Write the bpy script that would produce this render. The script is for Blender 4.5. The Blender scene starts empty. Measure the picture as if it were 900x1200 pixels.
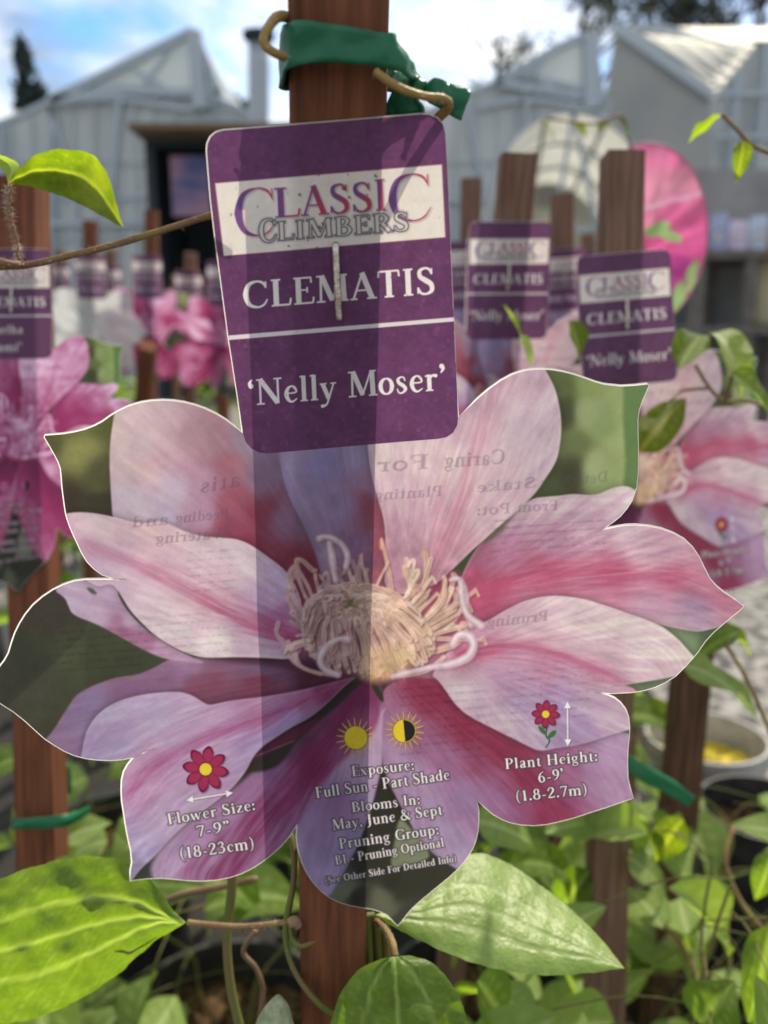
import bpy, bmesh, math, random
import numpy as np
from mathutils import Vector, Matrix
R = math.radians
scene = bpy.context.scene
COL = scene.collection

# ------------------------------------------------------------- camera
CAM_H, PITCH = .75, 12.0
FPX = 600/math.tan(R(31))                      # focal length in photo pixels (900 x 1200)
cam_d = bpy.data.cameras.new('camera'); cam = bpy.data.objects.new('camera', cam_d); COL.objects.link(cam)
cam.location = (0, 0, CAM_H); cam.rotation_euler = (R(90-PITCH), 0, 0)
cam_d.sensor_fit = 'VERTICAL'; cam_d.sensor_height = 24; cam_d.lens = 12/math.tan(R(31))
cam_d.clip_start = .01; cam_d.clip_end = 2000
cam_d.dof.use_dof = True; cam_d.dof.focus_distance = .206; cam_d.dof.aperture_fstop = cam_d.lens/2.6
cam_d.dof.aperture_blades = 0
scene.camera = cam

# ------------------------------------------------------------- sky and sun
SUN_AZ, SUN_EL = 31.0, 52.0                    # to the right of straight ahead, above the horizon
world = bpy.data.worlds.new('World'); scene.world = world; world.use_nodes = True
nt = world.node_tree; nt.nodes.clear()
N = nt.nodes.new; L = nt.links.new
out = N('ShaderNodeOutputWorld'); bg = N('ShaderNodeBackground'); bg.inputs['Strength'].default_value = .15
sky = N('ShaderNodeTexSky'); sky.sky_type = 'NISHITA'; sky.sun_disc = False
sky.sun_elevation = R(SUN_EL); sky.sun_rotation = R(SUN_AZ)
tc = N('ShaderNodeTexCoord'); mp = N('ShaderNodeMapping'); mp.inputs['Scale'].default_value = (1, 1, 2.2); mp.inputs['Location'].default_value = (.62, .1, .2)
n1 = N('ShaderNodeTexNoise'); n1.inputs['Scale'].default_value = 3.4; n1.inputs['Detail'].default_value = 7; n1.inputs['Roughness'].default_value = .58; n1.inputs['Distortion'].default_value = .4
cr = N('ShaderNodeValToRGB'); cr.color_ramp.elements[0].position = .31; cr.color_ramp.elements[0].color = (0, 0, 0, 1); cr.color_ramp.elements[1].position = .53; cr.color_ramp.elements[1].color = (1, 1, 1, 1)
n2 = N('ShaderNodeTexNoise'); n2.inputs['Scale'].default_value = 6.5; n2.inputs['Detail'].default_value = 5
cr2 = N('ShaderNodeValToRGB'); cr2.color_ramp.elements[0].position = .35; cr2.color_ramp.elements[0].color = (1.9, 2.05, 2.35, 1); cr2.color_ramp.elements[1].position = .62; cr2.color_ramp.elements[1].color = (7.0, 6.8, 6.4, 1)
mx = N('ShaderNodeMix'); mx.data_type = 'RGBA'
L(tc.outputs['Generated'], mp.inputs['Vector']); L(mp.outputs['Vector'], n1.inputs['Vector']); L(mp.outputs['Vector'], n2.inputs['Vector'])
L(n1.outputs['Fac'], cr.inputs['Fac']); L(n2.outputs['Fac'], cr2.inputs['Fac'])
L(cr.outputs['Color'], mx.inputs['Factor']); hs = N('ShaderNodeHueSaturation'); hs.inputs['Saturation'].default_value = 1.45; hs.inputs['Value'].default_value = .9; L(sky.outputs['Color'], hs.inputs['Color']); L(hs.outputs['Color'], mx.inputs['A']); L(cr2.outputs['Color'], mx.inputs['B'])
L(mx.outputs['Result'], bg.inputs['Color']); L(bg.outputs['Background'], out.inputs['Surface'])
sun_d = bpy.data.lights.new('sun', 'SUN'); sun_d.energy = 4.0; sun_d.angle = R(.53); sun_d.color = (1, .90, .72)
sun = bpy.data.objects.new('sun', sun_d); COL.objects.link(sun)
SD = Vector((math.sin(R(SUN_AZ))*math.cos(R(SUN_EL)), math.cos(R(SUN_AZ))*math.cos(R(SUN_EL)), math.sin(R(SUN_EL))))
sun.rotation_euler = SD.to_track_quat('Z', 'Y').to_euler(); sun.location = (1, 3, 4)
vs = scene.view_settings
scene.display_settings.display_device = 'sRGB'
vs.view_transform = 'Standard'; vs.look = 'None'; vs.exposure = .66; vs.gamma = 1; vs.use_curve_mapping = False
scene.cycles.max_bounces = 8; scene.cycles.transparent_max_bounces = 8
scene.cycles.use_denoising = True
# ---------------------------------------------------------------------------
# printed artwork of the plant tags, worked out in numpy (no image files):
# every sample becomes a vertex colour of the printed card
# ---------------------------------------------------------------------------
RNG = np.random.RandomState(7)
_LAT = RNG.rand(256, 256).astype(np.float32)

def vnoise(x, y):
    xi = np.floor(x).astype(np.int64); yi = np.floor(y).astype(np.int64)
    fx = (x - xi).astype(np.float32); fy = (y - yi).astype(np.float32)
    fx = fx*fx*(3-2*fx); fy = fy*fy*(3-2*fy)
    a = _LAT[yi & 255, xi & 255]; b = _LAT[yi & 255, (xi+1) & 255]
    c = _LAT[(yi+1) & 255, xi & 255]; d = _LAT[(yi+1) & 255, (xi+1) & 255]
    return (a*(1-fx)+b*fx)*(1-fy) + (c*(1-fx)+d*fx)*fy - .5

def fbm(x, y, o=3):
    r = 0; a = 1.
    for k in range(o):
        r = r + a*vnoise(x*2**k + 17*k, y*2**k + 31*k); a *= .5
    return r

def chaikin(p, n=2, closed=True):
    p = np.array(p, float)
    for _ in range(n):
        q = np.roll(p, -1, 0) if closed else p[1:]
        a = p if closed else p[:-1]
        r = np.empty((2*len(a), 2)); r[0::2] = .75*a+.25*q; r[1::2] = .25*a+.75*q
        if not closed: r = np.vstack([p[:1], r, p[-1:]])
        p = r
    return p

def catmull(p, n=8, closed=False):
    p = np.array(p, float); m = len(p); out = []
    for i in range(m if closed else m-1):
        if closed: a, b, c, d = p[i-1], p[i], p[(i+1) % m], p[(i+2) % m]
        else: a, b, c, d = p[max(i-1, 0)], p[i], p[i+1], p[min(i+2, m-1)]
        for k in range(n):
            t = k/n
            out.append(.5*(2*b+(c-a)*t+(2*a-5*b+4*c-d)*t*t+(3*b-a-3*c+d)*t**3))
    if not closed: out.append(p[-1])
    return np.array(out)

class Canvas:
    def __init__(s, x0, y0, x1, y1, sc):
        s.x0, s.y0, s.sc = x0, y0, sc
        s.W = int((x1-x0)*sc)+1; s.H = int((y1-y0)*sc)+1
        s.img = np.zeros((s.H, s.W, 3), np.float32)
        s.xs = (x0 + np.arange(s.W)/sc).astype(np.float32); s.ys = (y0 + np.arange(s.H)/sc).astype(np.float32)
    def win(s, xa, ya, xb, yb):
        i0 = max(0, int((xa-s.x0)*s.sc)); i1 = min(s.W, int((xb-s.x0)*s.sc)+2)
        j0 = max(0, int((ya-s.y0)*s.sc)); j1 = min(s.H, int((yb-s.y0)*s.sc)+2)
        return i0, i1, j0, j1
    def sdf(s, poly, R, w):
        """signed distance (inside negative), clamped at R, on the window w"""
        i0, i1, j0, j1 = w
        xs = s.xs[i0:i1]; ys = s.ys[j0:j1]
        d2 = np.full((len(ys), len(xs)), R*R, np.float32)
        cr = np.zeros((len(ys), len(xs)+1), np.int32)
        P = np.asarray(poly, float); Q = np.roll(P, -1, 0)
        for (ax, ay), (bx, by) in zip(P, Q):
            a0 = np.searchsorted(xs, min(ax, bx)-R); a1 = np.searchsorted(xs, max(ax, bx)+R)
            b0 = np.searchsorted(ys, min(ay, by)-R); b1 = np.searchsorted(ys, max(ay, by)+R)
            if a1 > a0 and b1 > b0:
                X = xs[None, a0:a1]-ax; Y = ys[b0:b1, None]-ay
                dx, dy = bx-ax, by-ay; L = dx*dx+dy*dy+1e-12
                t = np.clip((X*dx+Y*dy)/L, 0, 1)
                q = (X-t*dx)**2+(Y-t*dy)**2
                np.minimum(d2[b0:b1, a0:a1], q, out=d2[b0:b1, a0:a1])
            if ay != by:
                c0 = np.searchsorted(ys, min(ay, by)); c1 = np.searchsorted(ys, max(ay, by))
                if c1 > c0:
                    xc = ax + (ys[c0:c1]-ay)*(bx-ax)/(by-ay)
                    np.add.at(cr, (np.arange(c0, c1), np.searchsorted(xs, xc)), 1)
        ins = (np.cumsum(cr, 1)[:, :-1] & 1).astype(bool)
        d = np.sqrt(d2)
        return np.where(ins, -d, d)
    def blend(s, w, a, col):
        i0, i1, j0, j1 = w
        v = s.img[j0:j1, i0:i1]
        v += (np.asarray(col, np.float32)-v)*a[..., None]
    def grid(s, w):
        i0, i1, j0, j1 = w
        return np.meshgrid(s.xs[i0:i1], s.ys[j0:j1])
    def fill(s, poly, col, soft=.7, alpha=1., shadow=0., srad=10.):
        poly = np.asarray(poly, float); R = max(soft*2+2, srad if shadow else 0)+1
        w = s.win(poly[:, 0].min()-R, poly[:, 1].min()-R, poly[:, 0].max()+R, poly[:, 1].max()+R)
        d = s.sdf(poly, R, w)
        if shadow:
            a = np.where(d > 0, np.exp(-np.maximum(d, 0)/srad*2.2)-np.exp(-2.2*(R/srad)), 0)*shadow
            i0, i1, j0, j1 = w
            s.img[j0:j1, i0:i1] *= (1-np.clip(a, 0, 1))[..., None]
        if callable(col): X, Y = s.grid(w); c = col(X, Y, d)
        else: c = np.array(col, np.float32)/255.
        s.blend(w, np.clip(.5-d/(2*soft), 0, 1)*alpha, c)
    def chain(s, pts, col, edge=None, alpha=1., soft=.6, lit=.5, sub=6):
        """a soft round stroke through (x, y, width); edge colour towards its rim"""
        p = catmull([(a[0], a[1]) for a in pts], sub); ww = np.interp(np.linspace(0, len(pts)-1, len(p)), range(len(pts)), [a[2] for a in pts])
        R = ww.max()+3
        w = s.win(p[:, 0].min()-R, p[:, 1].min()-R, p[:, 0].max()+R, p[:, 1].max()+R)
        X, Y = s.grid(w); best = np.full(X.shape, 9., np.float32); dist = np.full(X.shape, 1e3, np.float32)
        for k in range(len(p)-1):
            ax, ay = p[k]; dx, dy = p[k+1]-p[k]; L = dx*dx+dy*dy+1e-9
            t = np.clip(((X-ax)*dx+(Y-ay)*dy)/L, 0, 1)
            d = np.hypot(X-ax-t*dx, Y-ay-t*dy); h = .5*(ww[k]+(ww[k+1]-ww[k])*t)
            m = (d-h) < dist
            dist = np.where(m, d-h, dist); best = np.where(m, d/np.maximum(h, .2), best)
        a = np.clip(.5-dist/(2*soft), 0, 1)*alpha
        c = np.array(col, np.float32)/255.
        if edge is not None:
            e = np.clip(best, 0, 1)[..., None]**1.35
            c = c*(1-e)+np.array(edge, np.float32)/255.*e
        s.blend(w, a, c)

def shepard(ctrl, p=1.7):
    C = np.array(ctrl, np.float32)
    def f(X, Y):
        # a little warp keeps the blends from looking like smooth gradients
        Xw = X+14*fbm(X/38., Y/38., 2); Yw = Y+14*fbm(X/38.+9, Y/38.+5, 2)
        n = np.zeros(X.shape+(3,), np.float32); s = np.zeros(X.shape, np.float32)
        for c in C:
            w = 1./((Xw-c[0])**2+(Yw-c[1])**2+60.)**p
            s += w; n += w[..., None]*c[2:5]
        return n/s[..., None]/255.
    return f

def stripe_field(X, Y, axis, sub=5):
    """distance to the axis and how far along it (0..1)"""
    p = catmull(axis, sub); L = np.r_[0, np.cumsum(np.hypot(*np.diff(p, axis=0).T))]
    D = np.full(X.shape, 1e4, np.float32); U = np.zeros(X.shape, np.float32); S = np.zeros(X.shape, np.float32)
    for k in range(len(p)-1):
        ax, ay = p[k]; dx, dy = p[k+1]-p[k]; l = dx*dx+dy*dy+1e-9
        t = np.clip(((X-ax)*dx+(Y-ay)*dy)/l, 0, 1)
        d = np.hypot(X-ax-t*dx, Y-ay-t*dy); m = d < D
        D = np.where(m, d, D); U = np.where(m, (L[k]+t*(L[k+1]-L[k]))/L[-1], U)
        S = np.where(m, np.sign((X-ax)*dy-(Y-ay)*dx), S)
    return D, U, S

def petal_colour(ctrl, base, axis=None, scol=None, w0=8, w1=16, s0=1., s1=.5, vein=.05, vfreq=70, seed=0, rim=None):
    sh = shepard(ctrl)
    def f(X, Y, d):
        c = sh(X, Y)
        th = np.arctan2(Y-base[1], X-base[0]); r = np.hypot(X-base[0], Y-base[1])
        far = np.clip(r*r/(r*r+70.**2)*1.35, 0, 1)
        if axis is not None:
            D, U, S = stripe_field(X, Y, axis)
            jag = 1+1.1*fbm(th*34+seed, r/60.+seed, 3)
            W = (w0+(w1-w0)*U)*np.clip(jag, .35, 2)
            k = np.exp(-(D/W)**2)*(s0+(s1-s0)*U)
            k = k*np.clip(1+.9*fbm(D*S*.45+seed, U*7+seed, 3), .3, 1.3)
            k = np.clip(k*.78, 0, 1)[..., None]
            c = c*(1-k)+np.array(scol, np.float32)/255.*k
            v = fbm(D*S*.30+3*seed, U*5+seed, 3)
        else:
            v = fbm(th*vfreq+seed, r/70.+seed, 3)
        v2 = fbm(th*vfreq*1.3+seed*2, r/45., 2)
        c = c*(1+.5*vein*far*(1.6*v+1.5*v2)+.02*fbm(X/5., Y/5., 2)+.06*fbm(X/30.+seed, Y/30., 2))[..., None]
        # streaks pull the colour towards pink as well as dark
        c[..., 1] *= 1+vein*1.2*far*v2
        if rim is not None:
            k = np.clip(1+d/2.4, 0, 1)[..., None]*.5
            c = c*(1-k)+np.array(rim, np.float32)/255.*k
        return np.clip(c, 0, 1)
    return f

# ------------------------------- serif lettering ---------------------------
T_, t_ = .165, .062
def _st(x, y0=0., y1=1., w=T_, s0=1, s1=1, h=.135):
    o = [('S', x, y0, x, y1, w)]
    if s0: o.append(('S', x-h, y0+.028, x+h, y0+.028, .056))
    if s1: o.append(('S', x-h, y1-.028, x+h, y1-.028, .056))
    return o
def _lo(x, y1=.64, w=.145, y0=0.):      # lower-case stem: flag serif at the top left
    return [('S', x, y0, x, y1, w), ('S', x-.12, y0+.025, x+.12, y0+.025, .05), ('S', x-.13, y1-.06, x, y1-.01, .06)]
def _c(*p): return [('C', p)]
_ring = lambda cx, cy, rx, ry, T, t: _c(*[(cx+rx*math.cos(a), cy+ry*math.sin(a), t+(T-t)*abs(math.cos(a))**1.3) for a in [k*math.pi/6+.01 for k in range(13)]])
_Cc = _c((.70, .74, .045), (.62, .91, .075), (.44, .975, .055), (.22, .86, .12), (.13, .5, .175), (.22, .14, .12), (.45, .02, .055), (.63, .09, .06), (.73, .27, .04))
_n = lambda x: _lo(x)+_c((x, .46, .05), (x+.14, .61, .07), (x+.27, .57, .12), (x+.30, .42, .145), (x+.30, .03, .145))+[('S', x+.18, .025, x+.42, .025, .05)]
G = {
 'A': (.74, [('S', .09, .03, .36, .98, t_), ('S', .35, 1.0, .62, .03, T_), ('S', .2, .34, .5, .34, .05), ('S', 0, .028, .2, .028, .056), ('S', .47, .028, .76, .028, .056)]),
 'B': (.66, _st(.17)+_c((.17, .965, .05), (.38, .95, .07), (.48, .76, .15), (.38, .56, .06), (.17, .535, .05))+_c((.17, .535, .05), (.43, .51, .07), (.55, .27, .165), (.43, .05, .07), (.17, .03, .05))),
 'C': (.78, _Cc+[('S', .70, .95, .70, .72, .05)]),
 'D': (.80, _st(.17)+_c((.17, .965, .05), (.46, .93, .08), (.68, .5, .17), (.46, .07, .08), (.17, .035, .05))),
 'E': (.62, _st(.17)+[('S', .1, .97, .53, .97, .06), ('S', .17, .52, .42, .52, .05), ('S', .1, .03, .56, .03, .06), ('S', .53, .99, .54, .77, .05), ('S', .42, .63, .42, .41, .045), ('S', .57, .01, .6, .25, .05)]),
 'F': (.58, _st(.17)+[('S', .1, .97, .52, .97, .06), ('S', .17, .52, .42, .52, .05), ('S', .52, .99, .53, .76, .05), ('S', .42, .63, .42, .41, .045)]),
 'G': (.80, _Cc[:1]+[('S', .70, .95, .70, .72, .05), ('S', .66, .02, .66, .42, T_), ('S', .52, .41, .79, .41, .055)]),
 'H': (.82, _st(.17)+_st(.65)+[('S', .17, .51, .65, .51, .055)]),
 'I': (.36, _st(.18)),
 'J': (.38, [('S', .2, .1, .2, 1, T_), ('S', .06, .972, .34, .972, .056)]+_c((.2, .12, .16), (.16, -.08, .1), (.02, -.17, .06))),
 'L': (.60, _st(.17)+[('S', .1, .03, .54, .03, .06), ('S', .55, .01, .59, .27, .05)]),
 'M': (.94, [('S', .14, 0, .16, 1, .07), ('S', .18, 1, .47, .06, T_), ('S', .46, .04, .76, 1, t_), ('S', .80, 0, .78, 1, T_), ('S', .02, .028, .27, .028, .056), ('S', .66, .028, .93, .028, .056), ('S', .03, .972, .2, .972, .056), ('S', .76, .972, .91, .972, .056)]),
 'N': (.84, [('S', .14, 0, .14, 1, .07), ('S', .14, 1, .68, .02, T_), ('S', .70, 0, .70, 1, .07), ('S', .02, .028, .27, .028, .056), ('S', .57, .972, .83, .972, .056), ('S', .02, .972, .18, .972, .056)]),
 'O': (.82, _ring(.41, .5, .31, .48, .175, .055)),
 'P': (.62, _st(.17)+_c((.17, .965, .05), (.40, .94, .07), (.52, .72, .16), (.40, .49, .07), (.17, .465, .05))),
 'R': (.70, _st(.17)+_c((.17, .965, .05), (.38, .95, .07), (.50, .74, .155), (.38, .54, .06), (.17, .515, .05))+[('S', .33, .52, .60, .03, T_), ('S', .53, .028, .74, .028, .056)]),
 'S': (.56, _c((.45, .76, .05), (.38, .93, .07), (.26, .975, .06), (.12, .88, .11), (.13, .67, .14), (.28, .52, .16), (.43, .36, .155), (.44, .13, .12), (.29, .02, .06), (.14, .06, .07), (.06, .25, .05))+[('S', .455, .96, .455, .74, .045), ('S', .055, .04, .055, .27, .045)]),
 'T': (.66, _st(.33, s1=0)+[('S', .05, .97, .61, .97, .06), ('S', .05, .99, .035, .75, .05), ('S', .61, .99, .625, .75, .05)]),
 'W': (1.1, [('S', .12, 1, .34, .02, T_), ('S', .34, .02, .55, .95, t_), ('S', .52, 1, .76, .02, T_), ('S', .76, .02, .98, 1, t_), ('S', .02, .972, .26, .972, .056), ('S', .88, .972, 1.08, .972, .056)]),
 'a': (.50, _c((.10, .47, .06), (.16, .61, .07), (.27, .63, .07), (.35, .52, .14), (.35, .12, .14), (.40, .03, .08), (.46, .05, .04))+_c((.35, .38, .05), (.16, .28, .11), (.11, .13, .13), (.19, .02, .08), (.34, .13, .05))),
 'c': (.46, _c((.40, .50, .09), (.34, .61, .06), (.25, .63, .055), (.13, .5, .12), (.11, .3, .15), (.17, .1, .11), (.28, .02, .06), (.41, .12, .04))),
 'd': (.58, _ring(.26, .32, .17, .30, .145, .05)+[('S', .42, .02, .42, 1, .145), ('S', .30, .96, .42, .99, .055), ('S', .42, .025, .54, .025, .05)]),
 'e': (.48, _c((.11, .36, .05), (.40, .38, .05), (.37, .55, .09), (.26, .63, .05), (.14, .52, .11), (.10, .31, .15), (.16, .1, .11), (.28, .02, .06), (.42, .12, .04))),
 'f': (.34, [('S', .15, 0, .15, .8, .145), ('S', .04, .025, .28, .025, .05), ('S', .03, .61, .32, .61, .05)]+_c((.15, .78, .14), (.19, .95, .09), (.28, .99, .06), (.37, .92, .08))),
 'g': (.52, _ring(.23, .42, .14, .20, .12, .05)+_c((.15, .24, .05), (.11, .14, .07), (.2, .06, .09), (.38, .02, .10), (.43, -.12, .08), (.26, -.26, .05), (.08, -.17, .08), (.14, -.01, .05))+[('S', .33, .58, .50, .60, .07)]),
 'h': (.60, [('S', .15, 0, .15, 1, .145), ('S', .03, .025, .27, .025, .05), ('S', .03, .96, .15, .99, .055)]+_n(.15)[3:]),
 'i': (.30, _lo(.16)+_c((.15, .84, .17), (.151, .841, .17))),
 'k': (.58, [('S', .15, 0, .15, 1, .145), ('S', .03, .025, .27, .025, .05), ('S', .03, .96, .15, .99, .055), ('S', .15, .28, .42, .6, .055), ('S', .25, .38, .48, .03, .145), ('S', .34, .615, .53, .615, .05), ('S', .40, .025, .6, .025, .05)]),
 'l': (.30, [('S', .15, 0, .15, 1, .145), ('S', .03, .025, .27, .025, .05), ('S', .03, .96, .15, .99, .055)]),
 'm': (.90, _n(.15)+_c((.45, .46, .05), (.59, .61, .07), (.72, .57, .12), (.75, .42, .145), (.75, .03, .145))+[('S', .63, .025, .87, .025, .05)]),
 'n': (.60, _n(.15)),
 'o': (.52, _ring(.26, .32, .18, .30, .145, .05)),
 'p': (.58, [('S', .15, -.3, .15, .62, .145), ('S', .03, -.275, .28, -.275, .05), ('S', .02, .58, .15, .63, .06)]+_ring(.31, .32, .17, .30, .145, .05)),
 'r': (.42, _lo(.15)+_c((.16, .44, .05), (.25, .59, .07), (.36, .58, .12))),
 's': (.40, _c((.31, .49, .04), (.27, .61, .05), (.18, .63, .05), (.09, .54, .10), (.13, .40, .12), (.25, .29, .13), (.32, .15, .11), (.22, .02, .06), (.11, .03, .05), (.06, .17, .04))),
 't': (.36, _c((.16, .78, .04), (.17, .6, .14), (.17, .14, .145), (.23, .02, .08), (.34, .07, .04))+[('S', .04, .61, .33, .61, .05)]),
 'u': (.60, _c((.15, .6, .145), (.15, .2, .145), (.20, .05, .11), (.30, .02, .07), (.45, .15, .05))+[('S', .45, .02, .45, .64, .145), ('S', .02, .61, .15, .61, .05), ('S', .32, .61, .45, .61, .05), ('S', .45, .025, .56, .025, .05)]),
 'w': (.80, [('S', .1, .62, .26, .01, .14), ('S', .26, .01, .41, .6, .055), ('S', .38, .62, .54, .01, .14), ('S', .54, .01, .70, .62, .055), ('S', .01, .615, .22, .615, .05), ('S', .62, .615, .79, .615, .05)]),
 'x': (.54, [('S', .1, .61, .42, .02, .145), ('S', .08, .02, .42, .61, .055), ('S', .01, .615, .22, .615, .05), ('S', .32, .615, .51, .615, .05), ('S', 0, .025, .19, .025, .05), ('S', .31, .025, .54, .025, .05)]),
 'y': (.54, [('S', .1, .62, .28, .02, .145), ('S', .01, .615, .23, .615, .05), ('S', .35, .615, .53, .615, .05)]+_c((.45, .61, .055), (.28, .02, .06), (.2, -.2, .06), (.07, -.25, .12))),
 'z': (.48, [('S', .07, .6, .43, .6, .06), ('S', .38, .6, .08, .04, .13), ('S', .06, .035, .44, .035, .06), ('S', .08, .61, .07, .45, .04), ('S', .44, .03, .45, .2, .04)]),
 '1': (.44, [('S', .23, 0, .23, .98, .15), ('S', .1, .025, .36, .025, .05), ('S', .09, .84, .23, .96, .06)]),
 '2': (.54, _c((.09, .74, .12), (.15, .93, .07), (.28, .97, .07), (.41, .82, .14), (.38, .6, .14), (.2, .3, .09), (.07, .06, .05))+[('S', .06, .055, .46, .055, .11), ('S', .46, .02, .48, .22, .05)]),
 '3': (.54, _c((.10, .82, .09), (.2, .96, .07), (.33, .93, .10), (.38, .76, .13), (.3, .57, .06), (.19, .53, .05))+_c((.19, .53, .05), (.36, .49, .08), (.43, .28, .15), (.35, .08, .10), (.2, .02, .07), (.08, .1, .10))),
 '6': (.54, _c((.44, .97, .04), (.27, .86, .08), (.14, .62, .13), (.1, .32, .155), (.17, .07, .10), (.28, .02, .06), (.40, .12, .12), (.42, .34, .14), (.34, .54, .07), (.22, .54, .05), (.12, .42, .05))),
 '7': (.50, [('S', .06, .94, .45, .94, .10), ('S', .45, .97, .2, .0, .10), ('S', .07, .98, .05, .76, .05)]),
 '8': (.54, _ring(.27, .74, .14, .22, .13, .055)+_ring(.27, .27, .18, .25, .145, .055)),
 '9': (.54, _c((.10, .03, .04), (.27, .14, .08), (.40, .38, .13), (.44, .68, .155), (.37, .93, .10), (.26, .975, .06), (.14, .87, .12), (.12, .66, .14), (.2, .47, .07), (.32, .46, .05), (.42, .57, .05))),
 ':': (.26, _c((.13, .09, .17), (.131, .091, .17))+_c((.13, .52, .17), (.131, .521, .17))),
 '.': (.24, _c((.12, .08, .17), (.121, .081, .17))),
 ',': (.24, _c((.12, .09, .17), (.15, 0, .10), (.09, -.13, .04))),
 '-': (.36, [('S', .06, .31, .30, .31, .09)]),
 '(': (.36, _c((.29, 1.06, .04), (.16, .8, .08), (.12, .42, .11), (.16, .05, .08), (.29, -.22, .04))),
 ')': (.36, _c((.07, 1.06, .04), (.2, .8, .08), (.24, .42, .11), (.2, .05, .08), (.07, -.22, .04))),
 '\u2019': (.26, _c((.12, .93, .17), (.16, .83, .11), (.09, .69, .04))),
 '\u2018': (.26, _c((.14, .75, .17), (.10, .86, .11), (.17, .99, .04))),
 '"': (.44, _c((.12, .93, .16), (.15, .83, .1), (.09, .7, .04))+_c((.30, .93, .16), (.33, .83, .1), (.27, .7, .04))),
 '&': (.82, _c((.70, .6, .05), (.62, .3, .06), (.45, .06, .1), (.27, .02, .1), (.12, .14, .14), (.14, .36, .1), (.36, .58, .06), (.44, .8, .08), (.33, .97, .06), (.22, .84, .1), (.28, .6, .13), (.5, .26, .15), (.72, .03, .14))+[('S', .6, .61, .8, .61, .05)]),
 ' ': (.30, []),
}

def text_sdf(cv, string, p0, p1, cap, track=.04, mirror=False, up=None, bold=0.):
    """signed distance in photo pixels of a line of letters from p0 to p1 (its baseline)"""
    adv = sum(G[c][0]+track for c in string)-track
    p0 = np.array(p0, float); p1 = np.array(p1, float); ex = (p1-p0)/adv
    n = np.array([ex[1], -ex[0]]); n /= np.hypot(*n)
    if up is not None: n = np.array(up, float)/np.hypot(*up)
    ey = n*cap; R = cap*.5+4
    cs = [p0+ey*1.2, p1+ey*1.2, p0-ey*.4, p1-ey*.4]
    w = cv.win(min(c[0] for c in cs)-4, min(c[1] for c in cs)-4, max(c[0] for c in cs)+4, max(c[1] for c in cs)+4)
    X, Y = cv.grid(w); D = np.full(X.shape, 50., np.float32)
    x = 0.
    sx = np.hypot(*ex); sw = (sx*.5+cap*.5)
    for ch in string:
        a, prims = G[ch]
        M = lambda gx, gy: p0+ex*(x+gx)+ey*gy
        lo = M(-.2, 0); hi = M(a+.2, 0)
        xa, xb = min(lo[0], hi[0], (lo+ey*1.2)[0], (hi+ey*1.2)[0])-3, max(lo[0], hi[0], (lo+ey*1.2)[0], (hi+ey*1.2)[0])+3
        i0 = np.searchsorted(X[0], xa); i1 = np.searchsorted(X[0], xb)
        if i1 > i0:
            x_ = X[:, i0:i1]; y_ = Y[:, i0:i1]; d = D[:, i0:i1]
            for pr in prims:
                if pr[0] == 'S':
                    A = M(pr[1], pr[2]); B = M(pr[3], pr[4]); v = B-A; L = np.hypot(*v)+1e-9; v = v/L
                    horiz = abs(v @ (ex/sx)) > .8
                    h = .5*(pr[5]+bold)*(cap if horiz else sw)
                    al = (x_-A[0])*v[0]+(y_-A[1])*v[1]; ac = np.abs(-(x_-A[0])*v[1]+(y_-A[1])*v[0])
                    qx = np.abs(al-L/2)-L/2; qy = ac-h
                    q = np.hypot(np.maximum(qx, 0), np.maximum(qy, 0))+np.minimum(np.maximum(qx, qy), 0)
                    np.minimum(d, q, out=d)
                else:
                    pt = pr[1]
                    pp = catmull([tuple(M(a_, b_)) for a_, b_, _ in pt], 5); ww = (np.interp(np.linspace(0, len(pt)-1, len(pp)), range(len(pt)), [c[2] for c in pt])+bold)*sw
                    for k in range(len(pp)-1):
                        ax, ay = pp[k]; dx, dy = pp[k+1]-pp[k]; L = dx*dx+dy*dy+1e-9
                        t = np.clip(((x_-ax)*dx+(y_-ay)*dy)/L, 0, 1)
                        np.minimum(d, np.hypot(x_-ax-t*dx, y_-ay-t*dy)-.5*(ww[k]+(ww[k+1]-ww[k])*t), out=d)
        x += a+track
    return w, D, X, Y

def text(cv, string, p0, p1, cap, col, halo=None, hw=1.2, alpha=1., soft=.4, hsoft=.8, bold=0., up=None, track=.04):
    w, D, X, Y = text_sdf(cv, string, p0, p1, cap, up=up, bold=bold, track=track)
    if halo is not None:
        cv.blend(w, np.clip(.5-(D-hw)/(2*hsoft), 0, 1)*.8, np.array(halo, np.float32)/255.)
    c = col(X, Y, D) if callable(col) else np.array(col, np.float32)/255.
    cv.blend(w, np.clip(.5-D/(2*soft), 0, 1)*alpha, c)

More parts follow.
